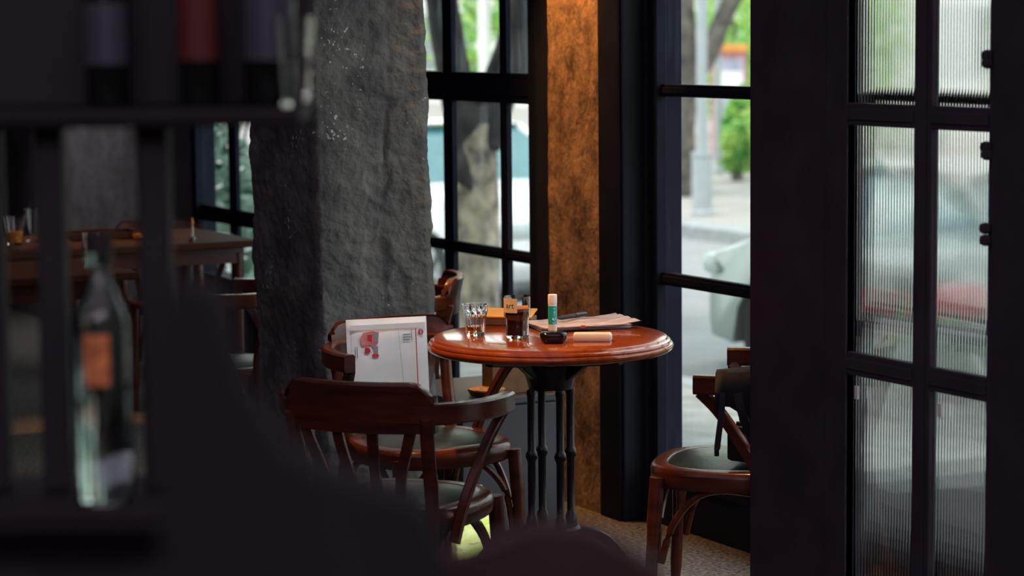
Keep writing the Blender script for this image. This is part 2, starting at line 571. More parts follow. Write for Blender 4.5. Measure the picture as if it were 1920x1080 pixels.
# window_1: tall window behind the table
w1 = empty('window_1', (0, 0, 0), kind='structure')
for y0, y1 in ((6.40, 6.44), (2.00, 2.04)):
    MB().box((XW - 0.005, y0 - 0.008 * (y0 > 5), 0.14), (XG + 0.008, y1 + 0.008 * (y0 < 5), 2.6), 0.003).build('jamb', M['steel_win'], w1)
    MB().box((XG + 0.008, y0, 0.14), (XO, y1, 2.6)).build('outer_reveal', M['navy_out'], w1)
MB().box((XW - 0.005, 2.0, 0.14), (XO, 6.44, 0.19), 0.003).build('bottom_rail', M['steel_win'], w1)
MB().box((XW - 0.005, 2.0, 2.55), (XO, 6.44, 2.6), 0.003).build('top_rail', M['steel_win'], w1)
bar_box('transom', XG, 2.04, 6.40, 0.756, 0.796, w1)
bar_box('transom', XG, 2.04, 6.40, 1.342, 1.380, w1)
bar_box('transom', XG, 2.04, 6.40, 1.93, 1.97, w1)
bar_box('mullion', XG, 5.46, 5.50, 0.19, 2.55, w1)
bar_box('mullion', XG, 3.90, 3.94, 0.19, 2.55, w1)
for y0, y1 in ((2.04, 3.90), (3.94, 5.46), (5.50, 6.40)):
    for z0, z1 in ((0.19, 0.756), (0.796, 1.342), (1.380, 1.93), (1.97, 2.55)):
        pane_box(XG + 0.002, XG + 0.006, y0, y1, z0, z1, M['pane'], w1)

# window_2: behind the grey column and the brown pillar
w2 = empty('window_2', (0, 0, 0), kind='structure')
MB().box((XW - 0.005, 7.17, 0.14), (XO, 7.222, 2.6), 0.004).build('jamb', M['steel_win'], w2)
MB().box((XW - 0.005, 8.66, 0.14), (XO, 8.75, 2.6), 0.004).build('jamb', M['steel_win'], w2)
MB().box((XW - 0.005, 7.17, 0.14), (XO, 8.75, 0.20), 0.003).build('bottom_rail', M['steel_win'], w2)
MB().box((XW - 0.005, 7.17, 2.54), (XO, 8.75, 2.6), 0.003).build('top_rail', M['steel_win'], w2)
bar_box('transom', XG, 7.222, 8.66, 0.750, 0.790, w2)
bar_box('transom', XG, 7.222, 8.66, 1.298, 1.403, w2, t=0.014)
bar_box('transom', XG, 7.222, 8.66, 1.95, 1.99, w2)
ym = [7.222, 7.412, 7.462, 7.832, 7.905, 8.26, 8.34, 8.66]
for i in (1, 3, 5):
    bar_box('mullion', XG, ym[i], ym[i + 1], 0.20, 2.54, w2)
for i in (0, 2, 4, 6):
    for z0, z1 in ((0.20, 0.75), (0.79, 1.298), (1.403, 1.95), (1.99, 2.54)):
        pane_box(XG + 0.002, XG + 0.006, ym[i], ym[i + 1], z0, z1, M['pane_dirty'], w2)

# window_3: farther along the same wall
w3 = empty('window_3', (0, 0, 0), kind='structure')
for y0, y1 in ((9.35, 9.41), (10.39, 10.45)):
    MB().box((XW - 0.005, y0, 0.40), (XO, y1, 2.6), 0.003).build('jamb', M['steel_win'], w3)
MB().box((XW - 0.005, 9.35, 0.40), (XO, 10.45, 0.46), 0.003).build('bottom_rail', M['steel_win'], w3)
bar_box('transom', XG, 9.41, 10.39, 0.700, 0.772, w3)
bar_box('transom', XG, 9.41, 10.39, 1.342, 1.403, w3)
bar_box('mullion', XG, 9.945, 10.034, 0.46, 2.6, w3)
for y0, y1 in ((9.41, 9.945), (10.034, 10.39)):
    for z0, z1 in ((0.46, 0.70), (0.772, 1.342), (1.403, 2.6)):
        pane_box(XG + 0.002, XG + 0.006, y0, y1, z0, z1, M['pane'], w3)

# black steel post box between brown pillar and window_1
pb = MB()
pb.box((3.852, 6.475, 0), (XO, 6.60, 3.0), 0.003)
struct('trim_2', pb, M['steel_win'])
pb = MB()
pb.box((3.862, 6.462, 0.0), (XW + 0.02, 6.476, 3.0), 0.002)
pb.box((3.93, 6.44, 0.0), (XW + 0.02, 6.463, 3.0), 0.002)
struct('trim_3', pb, M['navy'])


# brown concrete pillar
def rough_block(lo, hi, step, amp, seed, extra=None, lean=0.0):
    """closed block whose four upright faces are displaced like hand-thrown plaster"""
    x0, y0, z0 = lo
    x1, y1, z1 = hi
    c = 0.012
    per = []
    def seg(a, b):
        L = (Vector(b) - Vector(a)).length
        n = max(2, int(L / step))
        d = (Vector(b) - Vector(a)).normalized()
        nr = Vector((d.y, -d.x))
        for i in range(n):
            per.append((Vector(a) + (Vector(b) - Vector(a)) * (i / n), nr))
    seg((x0 + c, y0), (x1 - c, y0))
    seg((x1, y0 + c), (x1, y1 - c))
    seg((x1 - c, y1), (x0 + c, y1))
    seg((x0, y1 - c), (x0, y0 + c))
    nz = int((z1 - z0) / step)
    rows = []
    for k in range(nz + 1):
        z = z0 + (z1 - z0) * k / nz
        row = []
        for p, nr in per:
            q = Vector((p.x, p.y, z))
            s = Vector((seed, seed * 2, seed * 3))
            d = noise.fractal(q * 4 + s, 0.9, 2.0, 4) * amp
            d += noise.fractal(q * 28 + s, 0.8, 2.1, 3) * amp * 0.40
            f = noise.noise(q * 9 + s)
            d += -amp * 0.7 * max(0, 0.22 - abs(f)) / 0.22 * max(0, noise.noise(q * 2.3 + s * 2) + 0.15)
            if extra:
                d += extra(q)
            row.append(q + Vector((nr.x, nr.y, 0)) * d + Vector((lean * (z - 0.55), 0, 0)))
        rows.append(row)
    b = MB()
    vs = b.grid(rows, closed_u=True)
    b.cap(list(reversed(vs[0])))
    b.cap(vs[-1])
    return b


pl = rough_block((3.865, 6.602, 0), (3.99, 6.958, 3.0), 0.02, 0.004, 3.3)
o = pl.build('pillar', M['rust'], None, True, 60)
tag(o, 'rusty brown concrete pillar lit from above between two black windows', 'pillar')


def col_extra(q):
    # a long vertical scar and two lost flakes on the camera face
    d = 0.0
    if q.y < 6.42:
        xc = 3.03 + 0.02 * math.sin(q.z * 5) + 0.008 * noise.noise(q * 14)
        if q.z > 0.75:
            d -= 0.010 * math.exp(-((q.x - xc) / 0.007) ** 2) * (0.5 + 0.6 * noise.noise(q * 6))
        for fx, fz, rx, rz2 in ((3.0, 1.12, 0.045, 0.05), (2.99, 0.88, 0.05, 0.07), (3.06, 0.80, 0.03, 0.05)):
            e = ((q.x - fx) / rx) ** 2 + ((q.z - fz) / rz2) ** 2
            e += 0.5 * noise.noise(q * 25)
            if e < 1:
                d -= 0.007 * min(1, (1 - e) * 5)
    return d


cl = rough_block((2.80, 6.40, 0), (3.172, 6.895, 3.0), 0.0075, 0.0105, 11.7, col_extra, -0.017)
o = cl.build('column', M['rough'], None, True, 70)
tag(o, 'square column of rough grey plaster behind the chair with the mailer', 'column')

# rough dark edge of the entrance wall, at the right border
b = MB()
wbt = rough_block((3.262, 3.05, 0), (3.40, 3.972, 3.0), 0.03, 0.006, 5.1)
o = wbt.build('wall_front', M['wallin'], None, True, 60)
o['kind'] = 'structure'

# door_1: steel door with fluted glass
d1 = empty('door_1', (0, 0, 0), kind='structure')
MB().box((XD - 0.002, 4.478, 0.0), (XD + 0.030, 4.50, 2.5), 0.003).build('stile', M['steel'], d1)
MB().box((XD - 0.002, 3.90, 0.0), (XD + 0.030, 3.982, 2.5), 0.003).build('stile', M['steel'], d1)
bar_box('mullion', XD + 0.010, 4.175, 4.236, 0.0, 2.5, d1, M['steel'], t=0.011)
MB().box((XD - 0.002, 3.982, 0.0), (XD + 0.030, 4.478, 0.16), 0.003).build('bottom_rail', M['steel'], d1)
MB().box((XD - 0.01, 3.90, 2.5), (XD + 0.045, 4.50, 3.0), 0.003).build('top_rail', M['steel'], d1)
for z0, z1 in ((0.760, 0.813), (1.330, 1.381), (1.93, 1.98)):
    bar_box('transom', XD + 0.010, 3.982, 4.175, z0, z1, d1, M['steel'], t=0.011)
    bar_box('transom', XD + 0.010, 4.236, 4.478, z0, z1, d1, M['steel'], t=0.011)


def fluted_pane(y0, y1, z0, z1, parent):
    n = round((y1 - y0) / 0.0104)
    pts = []
    per = 6
    for i in range(n * per + 1):
        t = i / (n * per)
        a = (i % per) / per
        pts.append((XD + 0.012 - 0.0015 * math.sqrt(max(0, 1 - (2 * a - 1) ** 2 * 0.96)), y0 + (y1 - y0) * t))
    pts.append((XD + 0.018, y1))
    pts.append((XD + 0.018, y0))
    b = MB()
    b.prism(pts, z0, z1)
    return b.build('pane', M['fluted'], parent)


for y0, y1 in ((3.982, 4.175), (4.236, 4.478)):
    for z0, z1 in ((0.16, 0.760), (0.813, 1.330), (1.381, 1.93), (1.98, 2.5)):
        p = fluted_pane(y0, y1, z0, z1, d1)
        if z0 == 0.16:
            MB().box((XD + 0.006, y1 - 0.034, 0.705), (XD + 0.0085, y1 - 0.022, 0.735)).build('sticker', M['whitep'], p)
# black fixings that stick out along the latch side
for z in (1.49, 1.475, 1.30, 1.285, 1.13, 1.105):
    b = MB().lathe([(0.004, -0.012), (0.012, -0.008), (0.014, 0.0), (0.011, 0.009), (0.003, 0.012)], 8)
    b.xform(Matrix.Translation((XD - 0.012, 3.976 + rnd.uniform(-0.003, 0.003), z)))
    b.build('latch_stud', M['steel'], d1, True)

# ------------------------------------------------------------------ outside: street
ZN, ZR, ZF = -0.55, -0.68, -0.55
struct('floor_sidewalk', MB().box((4.05, -6, ZN - 0.3), (7.55, 70, ZN)), M['pave_near'])
struct('trim_kerb_near', MB().box((7.55, -6, ZN - 0.3), (7.75, 70, ZN + 0.012), 0.02), M['kerb'])
struct('floor_road', MB().box((7.75, -6, ZR - 0.3), (13.85, 90, ZR)), M['asphalt'])
struct('trim_kerb_far', MB().box((13.75, -6, ZR - 0.3), (14.1, 90, ZF + 0.012), 0.02), M['kerb'])
struct('floor_sidewalk_far', MB().box((14.1, -6, ZF - 0.3), (60, 110, ZF)), M['pave'])
struct('floor_added_dark_slab', MB().box((4.06, -4, ZN), (6.25, 6.9, -0.05), 0.01), M['stone_dark'])  # added slab, dark in place of shaded sidewalk behind the lower fluted panes

# white building across the street
bl = empty('building', (31, 45, ZF), 0, 'long white rendered building across the street behind the trees', 'building')
MB().box((0, -50, 0), (6, 60, 7)).build('wall', M['wall_out'], bl)
for i in range(10):
    y = -44 + i * 10
    f = MB().box((-0.06, y, 0.9), (0.02, y + 2.2, 2.5)).build('window', M['winfar'], bl)
    MB().box((-0.10, y - 0.1, 0.80), (0.02, y + 2.3, 0.90)).build('sill', M['wall_out'], f)


def foliage(n, cx, cy, cz, rx, ry, rz, size, seed, shell=0.55):
    r = random.Random(seed)
    V, F = [], []
    for _ in range(n):
        while True:
            p = Vector((r.uniform(-1, 1), r.uniform(-1, 1), r.uniform(-1, 1)))
            if shell < p.length < 1:
                break
        p *= 0.85 + 0.25 * noise.noise(p * 3 + Vector((seed, 0, 0)))
        c = Vector((cx + p.x * rx, cy + p.y * ry, cz + p.z * rz))
        a = Vector((r.gauss(0, 1), r.gauss(0, 1), r.gauss(0, 0.6))).normalized()
        q = a.orthogonal().normalized()
        q.rotate(Matrix.Rotation(r.uniform(0, 6.28), 3, a))
        s = size * r.uniform(0.6, 1.3)
        k = len(V)
        nn = a.cross(q).normalized() * s * 0.12
        V += [c - a * s, c + q * s * 0.42 + nn, c + a * s, c - q * s * 0.42 + nn]
        F += [(k, k + 1, k + 2), (k, k + 2, k + 3)]
    return V, F


def foliage_obj(name, clumps, m, parent, size, seed):
    V, F = [], []
    for i, (n, c, r) in enumerate(clumps):
        v, f = foliage(n, *c, *r, size, seed + i)
        k = len(V)
        V += v
        F += [tuple(x + k for x in t) for t in f]
    me = bpy.data.meshes.new(name)
    me.from_pydata([tuple(v) for v in V], [], F)
    me.materials.append(m)
    o = bpy.data.objects.new(name, me)
    COL.objects.link(o)
    o.parent = parent
    o['kind'] = 'stuff'
    return o


def limb(b, pts, rads, seed, n=14, amp=0.12):
    P = spline(pts, 6)
    RR = []
    m = len(pts) - 1
    for i in range(len(P)):
        t = i / 6
        k = min(int(t), m - 1)
        RR.append(rads[k] + (rads[k + 1] - rads[k]) * (t - k))
    rows = []
    for i, p in enumerate(P):
        t = (P[min(i + 1, len(P) - 1)] - P[max(i - 1, 0)]).normalized()
        sd = t.cross(Vector((0, 1, 0.01))).normalized()
        u2 = sd.cross(t)
        row = []
        for k in range(n):
            a = 2 * PI * k / n
            d = sd * math.cos(a) + u2 * math.sin(a)
            row.append(p + d * RR[i] * (1 + amp * noise.noise((p + d * 0.2) * 4 + Vector((seed, 0, 0)))))
        rows.append(row)
    vs = b.grid(rows, closed_u=True)
    b.cap(list(reversed(vs[0])))
    b.cap(vs[-1])


# street tree right outside window_2 (pale trunk, forked)
t1 = empty('street_tree', (7.15, 13.80, ZN), 0, 'forked street tree with thick pale mottled trunk outside the middle window', 'tree')
b = MB()
ri = Vector((0.8813, -0.4726, 0))     # picture-right on the ground
def tp(s, z, back=0.0):
    v = ri * s + Vector((0.4726, 0.8813, 0)) * back
    return (v.x, v.y, z)
limb(b, [tp(0.02, 0), tp(0.0, 0.3), tp(0.01, 0.7), tp(0.0, 1.0), tp(-0.01, 1.3), tp(-0.01, 1.56)], [0.20, 0.155, 0.137, 0.138, 0.147, 0.135], 1.0, amp=0.2)
b.build('trunk', M['bark_pale'], t1, True, 180)
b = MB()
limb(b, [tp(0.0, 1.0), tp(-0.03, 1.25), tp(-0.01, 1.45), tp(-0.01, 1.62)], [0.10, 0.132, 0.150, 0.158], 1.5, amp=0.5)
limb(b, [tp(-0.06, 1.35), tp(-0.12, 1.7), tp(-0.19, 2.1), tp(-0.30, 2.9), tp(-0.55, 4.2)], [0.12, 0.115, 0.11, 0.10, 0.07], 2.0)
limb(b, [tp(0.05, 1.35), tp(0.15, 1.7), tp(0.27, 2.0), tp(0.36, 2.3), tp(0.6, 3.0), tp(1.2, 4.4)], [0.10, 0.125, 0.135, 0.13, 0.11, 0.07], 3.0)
b.build('limb', M['bark_shaded'], t1, True, 180)
foliage_obj('foliage', [(900, (-0.6, 0.5, 5.2), (2.0, 2.2, 1.2)), (900, (1.2, -0.6, 5.4), (2.0, 2.4, 1.3)), (1200, (0.2, 0, 3.9), (2.2, 2.4, 0.8))], M['leaf_mid'], t1, 0.12, 50)

# street tree across the road, left in window_1
t2 = empty('street_tree', (16.16, 25.66, ZF), 0, 'dark street tree behind the pale lamp post across the road', 'tree')
b = MB()
limb(b, [tp(-0.02, 0), tp(0, 0.5), tp(0.02, 1.2), tp(0.02, 1.9), tp(0.0, 2.6)], [0.24, 0.19, 0.19, 0.19, 0.17], 4.0)
limb(b, [tp(0.05, 1.3), tp(0.35, 1.75), tp(0.52, 2.15), tp(0.75, 2.6), tp(1.3, 3.4)], [0.13, 0.13, 0.12, 0.11, 0.06], 5.0)
b.build('trunk', M['bark'], t2, True, 180)
foliage_obj('foliage', [(700, (-0.4, 0.2, 4.0), (1.9, 2.0, 1.2)), (700, (1.3, -0.8, 3.9), (1.7, 1.8, 1.1))], M['leaf_mid'], t2, 0.15, 60)


def pole(name, x, y, z, rb, hb, rp_, h, label, group=None, paint=M['pole']):
    p = empty(name, (x, y, z), 0, label, 'lamp post', group)
    MB().lathe([(rb * 1.15, 0), (rb * 1.15, 0.05), (rb, 0.07), (rb, hb - 0.05), (rb * 1.08, hb - 0.04), (rb * 1.08, hb)], 20).build('base', paint, p, True)
    MB().lathe([(rp_, hb), (rp_ * 0.96, h * 0.5), (rp_ * 0.7, h)], 16).build('shaft', paint, p, True)
    MB().tube([(0, 0, h), (-0.6, 0, h + 0.2), (-1.4, 0, h + 0.25)], [rp_ * 0.6, rp_ * 0.5, rp_ * 0.5], 8).build('arm', M['pole'], p, True)
    MB().box((-1.9, -0.12, h + 0.2), (-1.3, 0.12, h + 0.3), 0.03).build('lamp_head', M['pole'], p)


pole('lamp_post', 14.62, 22.75, ZF, 0.115, 0.71, 0.062, 7.5, 'pale grey lamp post with a thick round base across the road')
pole('lamp_post', 14.8, 28.3, ZF, 0.12, 0.7, 0.085, 7.5, 'white lamp post seen between the limbs of the forked tree', None, M['wall_out'])

# thin pole and notice board before the hedge
o = empty('street_pole', (18.9, 29.0, ZF), 0, 'thin pale pole standing in front of the green hedge', 'pole')
MB().lathe([(0.075, 0), (0.075, 0.08), (0.05, 0.1), (0.045, 3.4)], 12).build('shaft', M['pole'], o, True)
MB().lathe([(0.055, 3.4), (0.06, 3.43), (0.02, 3.5)], 12).build('cap', M['pole'], o, True)
nb = empty('notice_board', (21.2, 32.2, ZF), R(-28), 'small notice board with an orange top and pinkish posts behind the hedge', 'sign')
for sx_ in (-0.25, 0.25):
    MB().box((sx_ - 0.025, -0.03, 0), (sx_ + 0.025, 0.03, 1.72), 0.005).build('post', M['sign_pink'], nb)
MB().box((-0.29, -0.05, 1.70), (0.29, 0.05, 1.82), 0.01).build('header', M['sign_orange'], nb)
MB().box((-0.225, -0.02, 1.60), (0.225, 0.02, 1.70)).build('pink_panel', M['sign_pink'], nb)
MB().box((-0.225, -0.02, 1.40), (0.225, 0.02, 1.60)).build('lavender_panel', M['sign_lav'], nb)
MB().box((-0.225, -0.02, 1.08), (0.225, 0.02, 1.40)).build('white_panel', M['sign_white'], nb)
MB().box((-0.225, -0.02, 0.72), (0.225, 0.02, 1.08)).build('lower_panel', M['sign_lav'], nb)

# hedge shrubs and low trees across the street
def shrub(name, x, y, r, h, m, label, seed, group, n=500, size=0.10, cat='shrub', loose=False):
    s = empty(name, (x, y, ZF), 0, label, cat, group)
    b = MB()
    for k in range(5):
        a = k * 1.3
        b.tube([(0.05 * math.cos(a), 0.05 * math.sin(a), 0), (0.3 * r * math.cos(a), 0.3 * r * math.sin(a), h * 0.45), (0.6 * r * math.cos(a), 0.6 * r * math.sin(a), h * 0.85)], [0.035, 0.025, 0.012], 6)
    b.build('stem', M['bark'], s, True)
    foliage_obj('foliage', [(n, (0, 0, h * 0.55), (r, r, h * 0.5)), (n // 2, (0, 0, h * 0.55), (r * 0.6, r * 0.6, h * 0.35))], m, s, size, seed)
    return s


HL = ['low clipped hedge shrub just right of the thin pale pole across the road', 'taller hedge shrub at the post edge of the tall window, across the road', 'small pale hedge shrub in front of the others, across the road', 'hedge shrub farther back under the notice board, across the road',
      'rounded hedge shrub hidden partly by the black post, across the road']
for i, (x, y, r, h) in enumerate([(19.55, 29.3, 0.36, 1.10), (19.15, 28.05, 0.42, 1.25), (18.35, 27.66, 0.20, 0.80), (20.2, 30.1, 0.42, 1.25), (20.6, 28.9, 0.40, 1.30)]):
    shrub('hedge_shrub', x, y, r, h, M['leaf_light' if i in (2, 1) else 'leaf_mid'], HL[i], 100 + i * 7, 'hedge shrubs across the road', 800, 0.12)
for i, (x, y, r, h, n, l) in enumerate([(23.3, 35.0, 1.3, 3.6, 330, 'airy light green tree behind the notice board'),
                                     (25.4, 38.8, 1.4, 3.2, 260, 'pale airy tree farther behind the notice board'),
                                     (19.6, 37.3, 1.2, 3.6, 420, 'yellow green tree seen between the limbs of the forked tree'),
                                     (18.95, 41.2, 1.5, 3.8, 600, 'light green tree beside the grey column edge, beyond the street'),
                                     (21.3, 26.3, 0.90, 3.3, 800, 'pale green tree seen through the left column of fluted panes'),
                                     (22.6, 24.3, 0.95, 3.3, 800, 'pale green tree seen through the right column of fluted panes')]):
    shrub('low_tree', x, y, r, h, M['leaf_light'], l, 200 + i * 9, None, n, 0.17, 'tree')

# leafy plants close outside window_3
for i, (x, y, z, r, h, m, l) in enumerate([(5.55, 12.6, ZN, 0.55, 1.9, 'leaf_dark', 'tall pale leaved plant outside the farthest window'),
                                           (5.3, 13.9, ZN, 0.55, 1.7, 'leaf_dark', 'darker leafy plant behind the pale one outside the farthest window')]):
    s = empty('leafy_plant', (x, y, z), 0, l, 'plant')
    b = MB()
    for k in range(6):
        a = k * 1.05
        b.tube([(0.03 * math.cos(a), 0.03 * math.sin(a), 0), (0.2 * math.cos(a), 0.2 * math.sin(a), h * 0.6), (0.35 * math.cos(a), 0.35 * math.sin(a), h)], [0.02, 0.012, 0.006], 6)
    b.build('stem', M['bark'], s, True)
    foliage_obj('foliage', [(420, (0, 0, h * 0.6), (r, r, h * 0.45)), (160, (0, 0, h * 0.6), (r * 0.7, r * 0.7, h * 0.36))], M[m], s, 0.10, 300 + i)
    if i == 0:
        foliage_obj('yellow_leaves', [(26, (0.05, -0.15, 1.78), (0.2, 0.2, 0.12))], M['leaf_yellow'], s, 0.07, 333)


# ------------------------------------------------------------------ cars
def car(name, loc, rz, paint, label, hatch=False, stripe=False):
    c = empty(name, loc, rz, label, 'car')
    L, Wd = 4.5, 0.86
    # lower body: side profile lofted over width stations; +y is the front
    prof = [(-2.25, 0.42), (-2.22, 0.80), (-2.05, 0.98), (-1.35, 1.02), (-0.6, 0.97), (0.7, 0.96), (1.5, 0.88), (2.02, 0.74), (2.22, 0.55), (2.25, 0.32), (2.1, 0.22),
            (1.72, 0.21), (1.66, 0.45), (1.50, 0.62), (1.30, 0.67), (1.10, 0.62), (0.94, 0.45), (0.88, 0.21), (-0.98, 0.21), (-1.04, 0.45), (-1.20, 0.62), (-1.40, 0.67), (-1.60, 0.62), (-1.76, 0.45), (-1.82, 0.24), (-2.15, 0.26)]
    b = MB()
    rows = []
    for x, k in ((-Wd, 0.0), (-Wd * 0.98, 0.03), (-Wd * 0.80, 0.05), (0, 0.06), (Wd * 0.80, 0.05), (Wd * 0.98, 0.03), (Wd, 0.0)):
        f = 1 - 0.06 * (1 - k / 0.06)
        rows.append([Vector((x * (1 - 0.20 * max(0, (abs(y) - 1.7) / 0.55) ** 2), y * (0.96 + 0.04 * f), z + (k if z > 0.7 else 0) - (0.03 if z > 0.9 and abs(x) > 0.85 * Wd else 0))) for y, z in prof])
    vs = b.grid(rows, closed_u=True)
    b.cap(vs[0])
    b.cap(list(reversed(vs[-1])))
    b.build('body', paint, c, True, 35)
    # greenhouse
    g = [(-1.78 if hatch else -1.45, 0.98), (-0.95, 1.40), (0.05, 1.42), (0.95, 0.96)]
    b = MB()
    rows = []
    for x0, x1 in ((-0.80, -0.60), (0.80, 0.60)):
        rows.append([Vector((x0 if z < 1.2 else x1, y, z)) for y, z in g])
    vs = b.grid(rows, closed_u=True)
    b.cap(vs[0])
    b.cap(list(reversed(vs[-1])))
    b.build('window_glass', M['carglass'], c)
    b = MB()
    b.grid([[Vector((x, y, z + (0.045 if abs(x) < 0.5 else 0.02))) for y, z in ((-1.0, 1.385), (-0.5, 1.42), (-0.1, 1.425), (0.12, 1.40))] for x in (-0.62, -0.4, 0, 0.4, 0.62)])
    b.grid([[Vector((x, y, z)) for y, z in ((-1.0, 1.38), (0.12, 1.39))] for x in (-0.63, 0.63)])
    b.build('roof', paint, c, True)
    for s in (-1, 1):
        for y0, y1 in ((-1.50, -0.93), (-0.32, -0.36), (1.0, 0.08)):
            MB().tube([(s * 0.805, y0, 0.97), (s * 0.62, y1, 1.40)], 0.035, 6).build('pillar', paint, c)
        for y in (-1.40, 1.30):
            wv = MB().lathe([(0.20, -0.09), (0.30, -0.10), (0.325, -0.07), (0.325, 0.07), (0.30, 0.10), (0.20, 0.09)], 28, close=True)
            wv.xform(Matrix.Translation((s * 0.76, y, 0.325)) @ Matrix.Rotation(PI / 2, 4, 'Y'))
            t = wv.build('wheel', M['rubber'], c, True)
            hb = MB().lathe([(0.205, -0.05), (0.205, 0.06), (0.05, 0.075)], 20)
            for k in range(5):
                a = k * 2 * PI / 5
                hb.tube([(0.04 * math.cos(a), 0.04 * math.sin(a), s * 0.08), (0.19 * math.cos(a), 0.19 * math.sin(a), s * 0.07)], 0.025, 6)
            hb.xform(Matrix.Translation((s * 0.76, y, 0.325)) @ Matrix.Rotation(PI / 2, 4, 'Y'))
            hb.build('hub', M['alloy'], t, True)
        MB().box((s * 0.42 - 0.22, 2.02, 0.60), (s * 0.42 + 0.40 * (s > 0) * 0 + 0.22 + 0.0, 2.20, 0.74), 0.04).xform(Matrix.Translation((s * 0.16, -0.02, 0.02))).build('headlight', M['lens'], c, True)
        MB().box((s * 0.60 - 0.2, -2.24, 0.70), (s * 0.60 + 0.2, -2.10, 0.88), 0.03).build('taillight', M['carred'], c, True)
        MB().box((s * 0.90 - 0.09, 0.60, 0.96), (s * 0.90 + 0.09, 0.76, 1.08), 0.03).build('mirror', paint, c, True)
        if stripe:
            MB().box((s * 0.845 - 0.012, -2.1, 0.69), (s * 0.845 + 0.022, -0.95, 0.86), 0.004).build('side_stripe', M['carred'], c)
    MB().box((-0.66, 2.16, 0.30), (0.66, 2.29, 0.46), 0.04).build('bumper', paint, c, True)
    MB().box((-0.66, -2.30, 0.34), (0.66, -2.18, 0.56), 0.04).build('bumper', paint, c, True)
    MB().box((-0.25, -2.315, 0.40), (0.25, -2.295, 0.52)).build('number_plate', M['sign_white'], c)
    return c


car('car', (9.4, 11.22, ZR), 0, M['carsilver'], 'silver car with a red stripe on its side parked at the near kerb outside', stripe=True)
car('car', (9.30, 18.45, ZR), PI, M['carwhite'], 'white car parked behind the forked street tree, its windscreen teal')

# potted plant on the added dark slab outside the door
pp = empty('potted_plant', (6.1, 7.6 - 0.9, -0.05), 0, 'small leafy plant in a dark pot on the added dark slab outside the fluted door', 'plant')
MB().lathe([(0.09, 0), (0.13, 0.02), (0.15, 0.22), (0.16, 0.24), (0.13, 0.24), (0.12, 0.18)], 20).build('pot', M['stone_dark'], pp, True)
foliage_obj('foliage', [(240, (0, 0, 0.36), (0.24, 0.24, 0.20))], M['leaf_mid'], pp, 0.07, 400)

